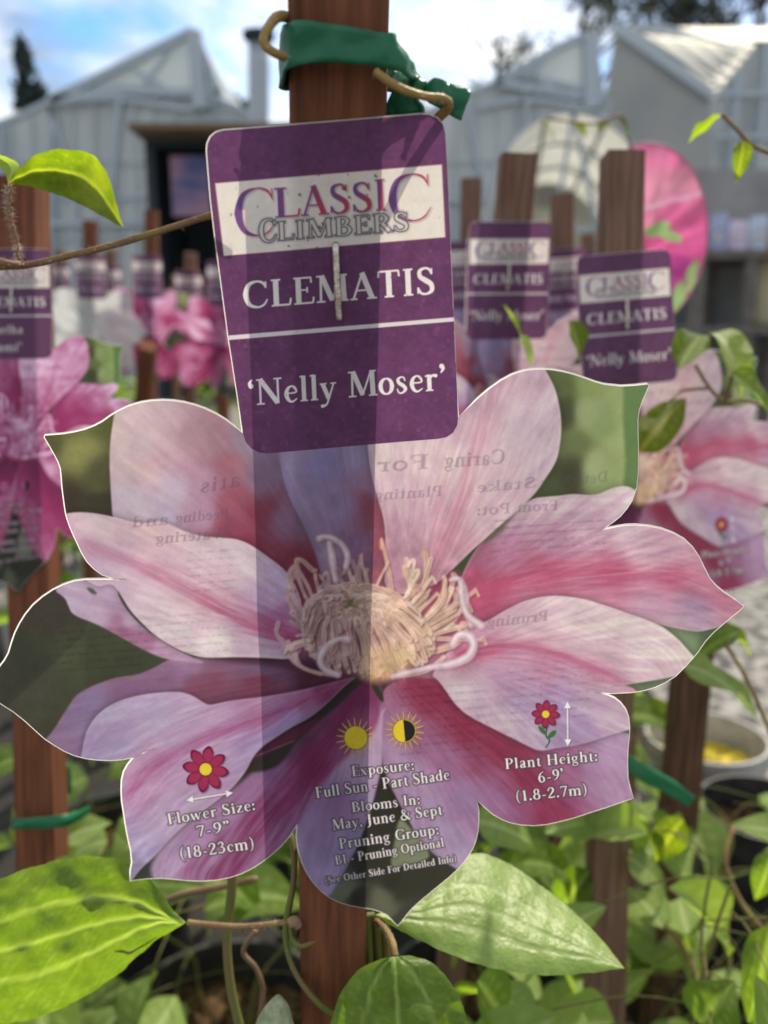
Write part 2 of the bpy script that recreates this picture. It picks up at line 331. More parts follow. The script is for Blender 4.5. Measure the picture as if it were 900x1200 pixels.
# -------------------------------- outlines ---------------------------------
LABEL_OUT = [(242.5, 176), (243.5, 168), (247, 160.5), (253, 155.5), (261, 153.2), (300, 150.2), (400, 142.2), (470, 136.2), (492, 134.2), (503, 134.8), (512, 138.5), (518.5, 145.5), (521.5, 156), (524, 200), (527.5, 280), (531.5, 373), (534.5, 440), (536.5, 488), (535.5, 498), (530.5, 507), (523, 512), (512, 514), (470, 517.3), (400, 523.3), (345, 528.2), (314, 531), (304, 530), (295, 525.5), (288.5, 518), (285, 508), (279, 466), (268, 395), (252.5, 279), (247, 232)]
RIM_R = [(537, 489), (560, 467), (573, 456), (587, 446), (600, 439), (613, 434.6), (625, 432.8), (636, 432.6), (648, 433.6), (660, 435.7), (673, 439), (686, 443.5), (697, 447.5), (707, 450.3), (727.6, 452.6), (745, 451.6), (758, 450.2), (760.5, 451.5), (757, 460), (752.7, 469.6), (749, 481), (747.3, 493), (747.6, 510), (748, 524.4), (748, 545), (747.5, 557), (746, 571), (741, 586), (735, 595.5), (727, 605), (717, 613), (708, 619), (699, 624), (710, 620), (722.4, 617.4), (733, 615.6), (745, 615.3), (760, 616.5), (774.6, 619.5), (788, 624.5), (801, 631.5), (811, 641), (819, 652.4), (825, 665), (832, 678.5), (839, 686.5), (847.8, 694), (860, 702), (871.5, 710.6), (866, 716), (857, 723), (846, 732.5), (836, 741), (826, 752), (818, 764), (811, 772), (803, 781), (792, 792), (780, 799.5), (768, 805), (756, 808.8), (740, 811.5), (718, 812.5), (697, 811), (712, 814.5), (720, 818), (727, 823.5), (733, 831), (736.5, 840), (737.8, 851), (737.5, 862), (736, 876), (735.2, 892), (735.8, 912), (738.5, 924), (742.3, 935.3), (728, 940), (712, 945.5), (698, 950), (684, 954.6), (670, 959), (655, 962.8), (640, 966), (626, 967.4), (611, 966.5), (597.6, 963.8), (588, 960), (578, 954.3), (568, 946), (559, 937.5), (561, 950), (561, 962), (560.3, 973), (558, 984), (554.5, 993), (549.5, 1002), (543, 1011), (535.5, 1019), (526, 1028), (516, 1036), (504, 1046), (492.5, 1055.5), (484, 1063), (477, 1071), (471, 1079), (466, 1084.8), (459, 1077.5), (453, 1071.6), (444, 1067.6), (435, 1065), (423, 1063.5), (411, 1061.3), (398, 1057.6), (387, 1052.3), (377, 1045), (368, 1035.5), (360, 1023.5), (354, 1010.5), (349.5, 995), (347.5, 980), (348.5, 966)]
RIM_L = [(347.8, 967), (340, 979), (330, 991), (320, 1000), (310, 1007.8), (298, 1016), (285, 1022.8), (270, 1028), (255, 1031), (237, 1032.3), (220, 1031.8), (205, 1030.2), (190, 1029), (172, 1029.5), (152.5, 1032), (153, 1021), (155, 1010), (153.5, 996), (150, 981), (147.3, 966), (145, 951), (143, 938), (142.5, 925), (143, 914), (145.5, 904), (150, 896), (155, 890), (161, 885.5), (168, 881.3), (182.5, 876.3), (168, 883), (155, 887.8), (143, 890.2), (130, 891), (115, 890.6), (100, 888.8), (87, 885.3), (75, 880), (64, 873.5), (52.5, 865.8), (41, 855.5), (30, 845.3), (15, 833.5), (0, 824), (-9, 815), (-13, 804), (-9, 793), (0, 781), (5.5, 774), (10.5, 765), (14, 753), (18, 741.5), (23.5, 730.5), (30, 720), (39, 709), (50, 699.5), (62, 691.5), (75, 685), (87, 681), (100, 679.3), (123, 679), (148.5, 679.8), (134, 678), (120, 673.8), (110, 666.5), (102, 658), (95.5, 647), (90, 635), (86, 626.5), (82.3, 617.5), (79.6, 610), (77.4, 602), (76, 593), (74.8, 584), (73.2, 571), (72.3, 559), (71.3, 549), (68.5, 541), (64.5, 533.5), (58, 522), (52, 512), (53, 510.2), (64, 509.4), (75, 508.4), (88, 506.2), (100, 503.2), (111, 499), (120, 494.2), (130, 487), (140, 481), (152, 475.5), (165, 471.8), (177, 469.8), (190, 469), (203, 469.6), (215, 471.4), (228, 474.6), (240, 478.8), (253, 485), (265, 492.2), (275, 500), (285, 508)]
LAB_BOTTOM = LABEL_OUT[17:30]      # label's lower edge, right to left
CARD_OUT = RIM_R + RIM_L[1:-1] + [(x, y) for x, y in LAB_BOTTOM[::-1]]
FC = (437, 772)                    # where the printed petals spring from

def paint_flower(sc):
    cv = Canvas(-20, 428, 880, 1092, sc)
    X, Y = np.meshgrid(cv.xs, cv.ys)
    cv.img[:] = shepard([(60, 700, 74, 70, 58), (20, 780, 66, 72, 56), (100, 770, 72, 82, 54), (30, 830, 74, 82, 60), (60, 860, 70, 76, 50), (160, 790, 70, 80, 55),
        (90, 530, 142, 150, 76), (115, 495, 98, 108, 52), (80, 585, 66, 60, 50), (115, 560, 92, 96, 56), (120, 590, 66, 64, 46), (60, 515, 90, 95, 55),
        (450, 960, 60, 66, 48), (430, 1010, 62, 68, 50), (500, 1030, 64, 70, 50), (466, 1075, 72, 80, 60),
        (160, 1020, 70, 84, 68), (800, 748, 128, 160, 108), (830, 748, 84, 112, 74), (312, 885, 62, 70, 50)], 2.)(X, Y)
    cv.img *= (1+.05*fbm(X/3, Y/3, 2)+.08*fbm(X/25, Y/25, 2))[..., None]
    k = np.clip((Y-(845-(X+10)*.95))/3, 0, 1)*(X < 120)*(Y > 690)
    cv.img *= (1+.07*(k-.5)*2*(X < 100)*(Y > 690))[..., None]
    cv.fill(catmull([(330, 720), (440, 630), (560, 690), (580, 745), (540, 800), (440, 800), (340, 790)], 6, True), lambda X, Y, d: shepard([(345, 720, 170, 90, 130), (400, 790, 90, 44, 66), (440, 640, 176, 90, 116), (540, 690, 176, 70, 100), (545, 750, 190, 90, 130), (520, 790, 180, 110, 140), (440, 800, 130, 60, 90)])(X, Y), soft=6)
    # upper right leaf
    cv.fill([(620, 425), (770, 440), (760, 600), (600, 610)], (lambda X, Y, d: shepard([(662, 480, 74, 84, 50), (668, 560, 72, 76, 50), (655, 452, 96, 116, 60), (650, 580, 76, 96, 54), (676, 520, 110, 130, 70), (690, 480, 158, 182, 112), (695, 550, 168, 192, 118), (712, 500, 140, 174, 96), (690, 450, 136, 168, 84), (728, 460, 156, 182, 104), (729, 510, 166, 190, 112), (728, 565, 160, 188, 110), (714, 570, 150, 180, 100)], 2.)(X+0*Y, Y)))
    cv.fill([(731, 440), (770, 440), (765, 600), (728, 600), (733, 540), (730, 490)], (106, 148, 76), soft=2.5)
    # bottom leaves in the notch between the two lowest petals
    P = petal_colour
    P8 = [(452, 800), (500, 792), (540, 806), (560, 835), (600, 868), (640, 878), (690, 868), (745, 850), (760, 940), (640, 985), (560, 1000), (565, 1030), (520, 1040), (490, 982), (470, 945), (449, 905), (446, 860), (447, 822)]
    cv.fill(chaikin(P8), P([(500, 812, 166, 66, 92), (550, 850, 172, 62, 88), (600, 882, 172, 66, 92), (490, 862, 180, 112, 148), (520, 885, 182, 126, 162), (560, 902, 176, 100, 134), (545, 930, 176, 146, 184), (620, 920, 178, 82, 112), (670, 905, 180, 110, 148), (640, 952, 180, 72, 112), (700, 905, 192, 152, 184), (722, 880, 196, 168, 196), (722, 930, 200, 162, 190), (600, 950, 178, 120, 160), (467, 852, 190, 140, 172), (462, 885, 194, 160, 190), (520, 985, 190, 172, 200), (505, 945, 188, 164, 196), (540, 1005, 196, 178, 206), (480, 912, 192, 166, 194), (580, 935, 178, 130, 168)],
        FC, [(490, 800), (560, 858), (610, 905), (650, 960)], (168, 44, 76), 24, 26, .9, .7, .075, 60, 3))
    P9 = [(440, 815), (449, 822), (448, 870), (447, 906), (425, 981), (400, 1030), (384, 1060), (330, 1020), (335, 960), (385, 880), (425, 830)]
    cv.fill(chaikin(P9), P([(352, 1000, 180, 168, 208), (380, 1042, 190, 182, 220), (368, 972, 176, 148, 196), (395, 945, 170, 132, 180), (430, 900, 204, 180, 204), (441, 850, 204, 176, 204), (405, 990, 172, 160, 206), (430, 940, 190, 170, 204)],
        FC, None, vein=.07, vfreq=60, seed=5), soft=1.2)
    cv.fill(chaikin([(449, 905), (456, 930), (470, 955), (489, 981), (513, 1006), (545, 1024), (520, 1060), (470, 1100), (430, 1080), (375, 1062), (388, 1050), (410, 1010), (427, 980), (438, 945)], 1), lambda X, Y, d: shepard([(450, 950, 58, 64, 46), (430, 1010, 60, 66, 48), (500, 1032, 66, 72, 50), (466, 1078, 74, 82, 62), (395, 1048, 118, 140, 104), (404, 1044, 124, 146, 108), (420, 1050, 62, 66, 50), (447, 1050, 116, 130, 92), (450, 1062, 110, 126, 88), (455, 1030, 60, 66, 48), (470, 1040, 66, 72, 52)], 2.4)(X, Y), shadow=.2, srad=6)
    cv.fill(chaikin([(467, 956), (478, 966), (492, 984), (506, 1003), (494, 1010), (474, 1014), (456, 1018), (462, 990)]), (140, 166, 110), soft=1.6)
    # P3 top centre, P1 top left
    P3 = [(322, 500), (440, 500), (452, 560), (460, 640), (450, 720), (380, 720), (370, 650), (352, 610), (334, 575), (326, 535)]
    cv.fill(chaikin(P3), P([(335, 532, 172, 158, 196), (382, 545, 150, 140, 196), (415, 540, 168, 150, 196), (350, 585, 168, 148, 190), (400, 600, 162, 136, 186), (372, 645, 168, 142, 180), (415, 640, 150, 108, 152), (438, 560, 178, 132, 172), (438, 600, 166, 76, 100), (444, 640, 172, 74, 88), (440, 680, 172, 84, 96), (426, 672, 150, 92, 130)],
        (440, 760), None, vein=.05, vfreq=46, seed=9))
    P1 = [(137, 470), (131, 500), (128, 530), (129, 565), (133, 625), (200, 660), (345, 720), (382, 700), (371, 650), (352, 612), (334, 575), (326, 535), (323, 490), (240, 460), (180, 455)]
    cv.fill(chaikin(P1), P([(150, 495, 214, 192, 188), (145, 540, 208, 186, 184), (142, 590, 190, 178, 190), (165, 520, 206, 190, 188), (190, 488, 206, 178, 180), (175, 545, 214, 182, 180), (200, 570, 196, 182, 198), (190, 600, 184, 172, 190), (190, 520, 208, 172, 178), (228, 500, 186, 146, 154), (255, 500, 178, 132, 142), (265, 545, 178, 108, 124), (275, 590, 174, 86, 106), (240, 600, 188, 142, 172), (225, 560, 194, 150, 172), (275, 625, 160, 70, 96), (310, 550, 140, 112, 142), (300, 640, 150, 52, 76), (345, 672, 142, 46, 70), (318, 520, 140, 124, 156), (306, 600, 150, 58, 80), (340, 610, 140, 100, 130), (290, 510, 160, 140, 160)],
        (420, 730), None, vein=.05, vfreq=34, seed=2), shadow=.15)
    # P5/P6 upper right
    P6 = [(530, 700), (555, 644), (581, 620), (602, 600), (623, 584), (640, 582), (655, 581), (672, 578.5), (691, 580.5), (702, 579), (712, 574), (722, 570.5), (732, 569), (742, 572), (765, 590), (760, 610), (880, 640), (890, 720), (824, 741), (806, 739), (777, 733), (730, 722), (640, 730), (540, 770)]
    cv.fill(chaikin(P6), P([(600, 612, 186, 150, 170), (566, 640, 172, 96, 126), (625, 592, 212, 186, 192), (650, 588, 214, 190, 196), (680, 600, 206, 174, 190), (720, 590, 214, 190, 196), (740, 582, 226, 212, 208), (700, 622, 206, 164, 180), (745, 640, 222, 180, 192), (790, 640, 212, 166, 182), (736, 625, 226, 202, 204), (650, 636, 194, 142, 168), (600, 650, 190, 126, 158), (590, 630, 174, 118, 150), (560, 690, 190, 78, 112), (640, 672, 200, 96, 130), (720, 672, 206, 104, 138), (790, 672, 214, 124, 152), (700, 706, 212, 130, 156), (770, 716, 200, 154, 176), (812, 716, 176, 146, 172), (860, 712, 204, 138, 160), (836, 690, 210, 136, 160), (800, 735, 190, 160, 180)],
        (520, 715), [(545, 705), (600, 682), (690, 672), (790, 678), (860, 706)], (206, 74, 112), 18, 12, .95, .35, .10, 42, 11, rim=(228, 205, 205)), shadow=.2)
    for q in range(9):
        y0 = 640+q*9
        cv.chain([(585+8*q, 690-2*q, .8), (680, y0+18, 1.2), (772+6*(q % 3), 664+q*3, .7)], (226, 150, 170), alpha=.16, soft=.8)
    cv.chain([(600, 690, .8), (690, 676, 1.3), (770, 669, 1.2), (822, 672, .6)], (236, 168, 184), alpha=.55, soft=.7)
    cv.fill(chaikin([(612, 586), (600, 597), (583, 612), (567, 629), (558, 640), (574, 634), (590, 622), (598, 606)]), (104, 108, 78), soft=2.5, alpha=.8)
    # P4 top right
    P4 = [(430, 500), (537, 480), (600, 425), (636, 428), (644, 442), (651, 456), (656, 477), (658, 495), (657.5, 512), (654, 535), (648, 548), (641, 558), (632, 572), (623, 583), (602, 602), (581, 620), (568, 632), (553, 645), (534, 664), (505, 690), (450, 700), (452, 650), (451, 612), (443, 585), (436, 560), (431, 530)]
    cv.fill(chaikin(P4), P([(448, 535, 228, 206, 206), (465, 560, 220, 190, 198), (500, 530, 228, 204, 202), (530, 545, 232, 214, 206), (545, 500, 214, 182, 190), (570, 470, 206, 174, 186), (600, 460, 210, 182, 190), (640, 480, 204, 182, 190), (625, 510, 202, 182, 190), (640, 545, 206, 186, 194), (600, 560, 212, 186, 192), (570, 600, 220, 190, 194), (530, 640, 212, 158, 170), (470, 612, 206, 156, 176), (460, 660, 198, 146, 166), (500, 680, 194, 132, 152), (550, 560, 226, 198, 198), (505, 600, 210, 166, 182), (480, 585, 214, 178, 190)],
        (470, 720), [(500, 680), (532, 610), (556, 540), (578, 470), (590, 440)], (206, 126, 146), 12, 9, .7, .35, .075, 48, 21, rim=(232, 216, 212)), shadow=.22)
    for (a, b, c, w_, al) in [((503, 676), (545, 575), (572, 450), 3, .45), ((512, 680), (552, 590), (583, 455), 2.4, .4), ((496, 672), (500, 590), (470, 522), 3, .3), ((500, 668), (515, 585), (490, 518), 2.4, .28), ((486, 670), (468, 600), (446, 545), 3, .25)]:
        cv.chain([(*a, 1), (*b, w_), (*c, .8)], (244, 226, 220), alpha=al, soft=1.6)
    for (a, b, c, w_, al) in [((507, 672), (538, 588), (566, 480), 5, .35), ((520, 668), (560, 590), (600, 470), 3, .16), ((500, 660), (520, 570), (540, 500), 5, .22)]:
        cv.chain([(*a, 2), (*b, w_), (*c, 1)], (206, 112, 138), alpha=al, soft=2.2)
    # P12 lower dark petal, P2b folded strip, P2 left
    P12 = [(400, 790), (330, 776), (270, 772), (214, 770), (196, 773), (180, 783), (160, 791), (140, 793), (125, 797), (105, 805), (88, 815), (80, 828), (72, 840), (62, 857), (40, 880), (100, 900), (240, 850), (330, 830), (410, 800)]
    cv.fill(chaikin(P12), P([(90, 850, 152, 132, 168), (70, 868, 160, 130, 160), (110, 820, 150, 130, 168), (150, 812, 154, 112, 146), (200, 798, 156, 112, 146), (215, 780, 170, 130, 164), (250, 806, 146, 80, 104), (300, 808, 136, 62, 88), (300, 786, 120, 92, 124), (270, 778, 134, 92, 120), (370, 795, 100, 44, 70), (230, 815, 150, 84, 110)],
        FC, None, vein=.07, vfreq=50, seed=14, rim=(150, 124, 110)))
    cv.fill(chaikin([(215, 766), (300, 766), (380, 776), (408, 795), (330, 782), (270, 776)]), (84, 44, 66), soft=3, alpha=.75)
    P2b = [(60, 690), (100, 672), (150, 674), (135, 690), (146, 712), (165, 733), (190, 752), (225, 770), (245, 778), (210, 775), (188, 771), (165, 760), (140, 746), (115, 732), (85, 721), (80, 710), (76, 700)]
    cv.fill(chaikin(P2b), P([(88, 700, 196, 172, 200), (130, 690, 190, 160, 192), (112, 718, 190, 164, 186), (150, 738, 160, 96, 128), (140, 725, 170, 120, 150), (172, 752, 172, 110, 144), (188, 762, 194, 152, 186), (215, 770, 196, 156, 190), (155, 722, 188, 160, 192)],
        FC, None, vein=.06, vfreq=60, seed=4))
    cv.fill(chaikin([(100, 688), (108, 689), (115, 696), (108, 697)]), (96, 96, 74), soft=1.2)
    cv.chain([(166, 728, 1), (182, 742, 3.5), (200, 755, 3.5), (222, 766, 2), (240, 771, 1)], (92, 88, 66), soft=1)
    P2 = [(60, 600), (77, 602), (88, 600), (104, 600.5), (118, 602.5), (135, 606), (155, 612), (172, 613.5), (186, 610.5), (195, 612), (212, 621), (236, 629), (262, 630), (280, 632), (297, 640), (312, 651), (330, 664), (345, 681), (354, 706), (358, 745), (352, 768), (335, 773), (320, 771.5), (280, 770), (250, 771), (235, 770.5), (217, 765), (200, 756.5), (186, 748), (174, 738), (163, 727), (152, 715), (143, 700), (137, 690), (130, 683), (110, 690), (60, 640)]
    cv.fill(chaikin(P2), P([(90, 612, 214, 186, 194), (125, 612, 214, 192, 196), (105, 640, 208, 172, 190), (120, 662, 202, 172, 198), (180, 622, 222, 190, 190), (205, 640, 224, 196, 198), (240, 645, 218, 198, 202), (290, 655, 214, 200, 206), (330, 680, 196, 174, 204), (200, 662, 220, 190, 198), (255, 680, 220, 190, 200), (310, 700, 196, 160, 196), (150, 690, 214, 186, 200), (170, 715, 226, 204, 212), (205, 742, 228, 212, 214), (250, 758, 228, 220, 216), (320, 762, 206, 184, 200), (290, 750, 204, 176, 196), (230, 720, 226, 196, 204), (335, 730, 176, 110, 160)],
        FC, [(360, 755), (300, 732), (240, 702), (180, 672), (110, 640)], (186, 52, 104), 13, 9, 1., .18, .065, 40, 17, rim=(228, 210, 200)), shadow=.25, srad=8)
    # P10 crimson petal, P11 lower left
    P10 = [(428, 797), (447, 800), (449, 822), (440, 860), (400, 890), (365, 935), (349, 966), (330, 1000), (290, 1040), (210, 1045), (178, 1035), (176, 1008), (200, 980), (225, 960), (262, 932), (300, 902), (340, 870), (385, 825)]
    P10f = P([(300, 920, 178, 128, 172), (250, 970, 190, 152, 190), (205, 1010, 196, 172, 202), (184, 1022, 200, 176, 200), (232, 990, 196, 160, 194), (320, 898, 160, 110, 158), (350, 870, 110, 74, 96), (380, 840, 126, 74, 110), (370, 900, 160, 52, 100), (400, 890, 166, 86, 138), (385, 925, 170, 120, 170), (430, 850, 178, 90, 136), (425, 880, 182, 120, 160), (415, 815, 130, 60, 96)],
        FC, [(428, 802), (400, 850), (350, 912), (300, 968), (255, 1030)], (146, 40, 92), 15, 30, 1., .8, .085, 46, 23)
    cv.fill(chaikin(P10), P10f, soft=3.)
    for k_ in range(10):      # bright pink threads in the crimson band
        a_ = k_*4.2
        cv.chain([(424-k_*.8, 812+k_*.6, .8), (382+a_*.35, 872+a_*.5, 1.1), (318+a_*.9, 942+a_*.7, 1.3), (250+a_*1.2, 1024, .8)], (178, 84, 136) if k_ % 2 else (122, 24, 72), alpha=.18, soft=1.)
    cv.fill(chaikin([(428, 792), (400, 800), (372, 832), (345, 852), (322, 868), (302, 884), (288, 903), (300, 905), (318, 902), (332, 893), (346, 870), (378, 842), (410, 815)]), (62, 60, 50), soft=2.2)
    cv.fill(chaikin([(352, 850), (320, 866), (298, 886), (292, 893), (320, 880), (350, 866), (380, 838)]), (118, 42, 72), soft=2, alpha=.9)
    cv.chain([(300, 886, 1), (325, 876, 1.6), (345, 868, 1)], (170, 140, 150), alpha=.6)
    P11 = [(420, 792), (400, 797), (352, 809), (318, 815), (300, 817.5), (276, 820), (256, 824), (245, 826.5), (238, 823), (226, 815), (212, 810.5), (190, 811), (165, 814), (142, 820), (122, 830), (108, 844), (99, 862), (95, 890), (80, 910), (100, 1000), (140, 1045), (153, 1034), (165, 1018), (179, 1006), (200, 982), (225, 960), (258, 936), (276, 920), (289, 903), (296, 888), (306, 876), (322, 865), (342, 852), (362, 842), (375, 832), (390, 818), (405, 803)]
    cv.fill(chaikin(P11), P([(120, 848, 194, 184, 208), (165, 828, 200, 190, 210), (130, 878, 186, 176, 206), (110, 875, 180, 166, 200), (220, 828, 206, 182, 204), (240, 845, 210, 182, 204), (300, 832, 206, 152, 186), (200, 860, 204, 184, 206), (180, 892, 222, 180, 204), (160, 905, 222, 178, 202), (160, 930, 208, 164, 194), (155, 980, 192, 180, 208), (200, 950, 204, 184, 208), (250, 905, 212, 182, 204), (270, 905, 196, 176, 206), (300, 872, 190, 172, 208), (340, 840, 174, 152, 200), (170, 1000, 190, 184, 214), (165, 1012, 150, 150, 180), (390, 803, 150, 60, 110), (220, 930, 206, 186, 206), (350, 818, 186, 116, 160)],
        FC, [(395, 802), (340, 828), (280, 852), (225, 872), (175, 902), (150, 935)], (186, 74, 132), 5, 9, .95, .5, .10, 46, 31, rim=(226, 206, 202)), shadow=.3, srad=7)
    for dy in (-5, 6, 13):
        cv.chain([(380, 812+dy*.4, .8), (300, 845+dy, 1.2), (215, 880+dy, 1.2), (152, 942+dy*2, .8)], (206, 96, 150), alpha=.4, soft=1)
    # P7 right lower
    P7 = [(505, 792), (512, 795), (522, 809), (530, 821), (537, 829), (546, 837), (556, 843), (572, 851), (590, 860), (604, 867), (618, 874), (628, 879), (637, 880), (655, 876), (672, 874), (690, 870), (712, 862), (750, 852), (760, 830), (740, 800), (700, 808), (812, 790), (818, 774), (811, 767), (803, 758), (796, 750), (786, 741.5), (776, 734), (757, 726), (733, 717.8), (716, 711.5), (701.5, 707), (688, 702.5), (670, 699.6), (656, 698), (644, 698), (628, 700.5), (612, 705), (598, 712), (587, 718), (576, 725), (565, 730), (550, 733), (540, 745), (520, 770)]
    cv.fill(chaikin(P7), P([(555, 760, 208, 128, 158), (575, 745, 206, 150, 172), (600, 728, 214, 180, 188), (655, 712, 226, 204, 204), (640, 740, 214, 180, 188), (700, 730, 224, 204, 202), (750, 745, 222, 206, 202), (795, 765, 220, 206, 198), (760, 798, 222, 196, 198), (720, 770, 218, 190, 194), (700, 795, 212, 164, 178), (640, 785, 208, 148, 172), (580, 790, 200, 156, 182), (560, 815, 210, 190, 196), (538, 812, 226, 216, 210), (590, 850, 226, 212, 208), (620, 868, 220, 210, 212), (615, 830, 196, 176, 202), (660, 830, 188, 168, 202), (660, 868, 186, 166, 198), (700, 830, 206, 184, 198), (725, 848, 224, 206, 206), (705, 815, 214, 190, 198), (600, 800, 196, 156, 184), (645, 805, 190, 156, 192), (690, 858, 190, 170, 200), (540, 790, 206, 170, 182)],
        (530, 770), [(540, 768), (590, 758), (640, 764), (690, 782), (745, 806)], (196, 66, 110), 12, 7, .9, .35, .11, 34, 41, rim=(232, 218, 212)), shadow=.3, srad=8)
    for dy in (-7, 8, 15):
        cv.chain([(560, 766+dy*.4, .8), (620, 766+dy, 1.3), (690, 788+dy, 1.2), (752, 806+dy*.3, .7)], (204, 104, 140), alpha=.4, soft=1)
    cv.fill(chaikin([(434, 798), (441, 800), (449, 815), (450, 824), (443, 818), (437, 808)]), (58, 66, 44), soft=1)
    cv.chain([(452, 830, 1), (447, 838, 3), (445, 855, 2), (446, 880, 1.6), (448, 906, 1)], (214, 186, 206), alpha=.8)
    # ---------- the stamens ----------
    r = np.random.RandomState(3)
    cv.fill(catmull([(362, 742), (372, 720), (390, 708), (415, 702), (450, 700), (480, 706), (500, 722), (508, 745), (500, 772), (480, 788), (440, 796), (398, 788), (372, 770)], 4, True), (158, 100, 94), soft=9, alpha=.85)
    cv.fill(catmull([(425, 770), (450, 755), (475, 765), (470, 785), (440, 795), (424, 788)], 4, True), (236, 205, 120), soft=9)
    def fil(pts, w, tone=None, e=None):
        x_, y_ = pts[len(pts)//2]; wm = min(1, max(0, (x_-395)/60.))
        core = [(206, 150, 134), (216, 160, 138), (196, 140, 128), (222, 170, 148), (232, 190, 164), (200, 150, 120)][r.randint(6)]
        edge = [(255, 242, 222), (255, 232, 206), (255, 246, 232), (250, 226, 206)][r.randint(4)]
        k = (1.02+.14*wm)*(1.0-.14*r.rand())
        n_ = len(pts)-1; j = r.randn(n_+1)*.10
        ww = [w*(1.0-.3*q/n_+j[q]) for q in range(n_+1)]
        cv.chain([(x+1.6, y+1.6, a_*1.05) for (x, y), a_ in zip(pts, ww)], (110, 54, 58), alpha=.42, soft=1.3, sub=4)
        cv.chain([(x, y, a_) for (x, y), a_ in zip(pts, ww)], [min(255, core[0]*k), core[1]*k, core[2]*k*(1.06-.12*wm)], [min(255, edge[0]*k), edge[1]*k, edge[2]*k*(1.05-.14*wm)], soft=.8, sub=5, alpha=.95)
    # long outer filaments springing up behind
    for (x, y), (tx, ty), b in [((385, 735), (350, 655), -10), ((378, 738), (344, 668), -14), ((392, 730), (370, 668), -4), ((372, 742), (338, 690), -8), ((460, 720), (447, 632), 4), ((452, 722), (430, 668), -6),
                          ((470, 722), (476, 655), 8), ((480, 720), (496, 642), 10), ((498, 728), (530, 672), 8), ((505, 735), (536, 690), 10), ((512, 742), (540, 706), 6), ((488, 715), (474, 664), 2), ((500, 722), (520, 676), 6), ((425, 708), (424, 650), -4), ((410, 712), (406, 660), 6), ((515, 760), (544, 730), 10), ((505, 765), (538, 742), 10)]:
        fil([(x, y), ((x+tx)/2+b, (y+ty)/2+3), (tx+b*.3, ty+5), (tx, ty)], 5.4)
        cv.chain([(tx, ty+10, 4), (tx-.5, ty+2, 3.2)], (234, 178, 146), (246, 206, 170), soft=.9, alpha=.7)
    for pts in [[(366, 668), (352, 656), (346, 668), (358, 700)], [(344, 690), (338, 676), (346, 664), (362, 690), (372, 720)], [(326, 730), (324, 742), (332, 752), (345, 760)], [(338, 752), (342, 772), (362, 786), (395, 792)], [(344, 758), (352, 780), (376, 790)], [(520, 770), (500, 786), (470, 793)], [(528, 690), (534, 704), (518, 730)], [(505, 655), (498, 680), (486, 705)]]:
        fil(pts, 5, (238, 212, 186))
    for q in range(46):          # loose spiky ones standing out all round
        th = -math.pi*(1.16*r.rand()-.08) if r.rand() < .72 else (r.rand()*.5-.15 if r.rand() < .7 else math.pi-r.rand()*.4)
        bx, by = 434+60*math.cos(th), 742+34*math.sin(th)
        ln = (24+30*r.rand())*(1+.25*math.cos(th)); a2 = th*.55-math.pi/2*.45+r.randn()*.22 if th < 0 else th-.35+r.randn()*.2
        tx, ty = bx+ln*1.15*math.cos(a2), by+ln*math.sin(a2)*1.05
        sd_ = r.randn()*7
        pts = [(bx, by), ((bx+tx)/2+sd_*.6, (by+ty)/2), (tx, ty)]
        if r.rand() < .4: pts += [(tx+3*np.sign(sd_), ty-3), (tx+7*np.sign(sd_), ty+4)]
        fil(pts, 3.2+r.rand()*1.7)
    # dome of incurved stamens, each running from the base towards the crown of the dome
    def dome(ph, t):
        el = t*math.pi/2; rr_ = 74*math.cos(el)**.72
        return (436-24*math.sin(el)+rr_*math.cos(ph), 757+rr_*.50*math.sin(ph)-58*math.sin(el))
    jobs = [(math.pi*(1+r.rand()), .25+.2*r.rand(), .9, 0) for _ in range(34)]
    for lay in range(4):
        for q in range(26):
            jobs.append((math.pi*(-.08+1.16*(q+r.rand())/26), (0, .02, .10, .22)[lay]+.10*r.rand(), (.97, .86, .78, .70)[lay]-.12*r.rand(), lay))
    for ph, t0, t1, lay in jobs:
        w1_, w2_ = r.randn()*.05, r.randn()*.07
        pts = [dome(ph+w1_*math.sin(3.1*s_)+w2_*s_, t0+(t1-t0)*s_) for s_ in (0, .3, .6, .85, 1)]
        pts = [(x+r.randn()*1.2, y+r.randn()*1.2) for x, y in pts]
        if r.rand() < .45:            # tip rolls back on itself
            (x, y), (xa, ya) = pts[-1], pts[-2]; sg = 1 if r.rand() < .5 else -1
            pts += [(x+(x-xa)*.3+sg*4, y-3), (x+sg*8, y+3), (x+sg*8.5, y+10)]
        fil(pts, 4.2+r.rand()*1.8)
        if lay and r.rand() < .5:
            d_ = [dome(ph+.06, t0+(t1-t0)*s_) for s_ in (.05, .4, .75)]
            cv.chain([(d_[0][0], d_[0][1], 1.5), (d_[1][0], d_[1][1], 3), (d_[2][0], d_[2][1], 1)], (104, 48, 52), alpha=.45, soft=1.2)
    for q in range(14):
        a = r.rand()*6.28; rr = 6+r.rand()*16
        cv.chain([(411+rr*1.2*math.cos(a), 708+rr*.6*math.sin(a), 2.8), (411+4*math.cos(a), 709+2*math.sin(a), 1.6)], (206, 186, 140), (150, 120, 84), soft=.7)
    for q in range(7):
        a = r.rand()*6.28
        cv.chain([(411, 709, 1.5), (411+9*math.cos(a), 708+5*math.sin(a), 2)], (150, 150, 74), (104, 104, 50), soft=.8)
    for q in range(9):
        x = 425+q*6; cv.chain([(x, 795, 3), (x-2+r.randn()*2, 776, 3.4), (x-4+r.randn()*3, 758, 3)], (240, 212, 146), (222, 180, 112), alpha=.5, soft=1.6)
    cv.fill(catmull([(428, 778), (448, 762), (474, 756), (486, 768), (474, 786), (446, 795), (430, 791)], 4, True), (246, 214, 128), soft=10, alpha=.42)
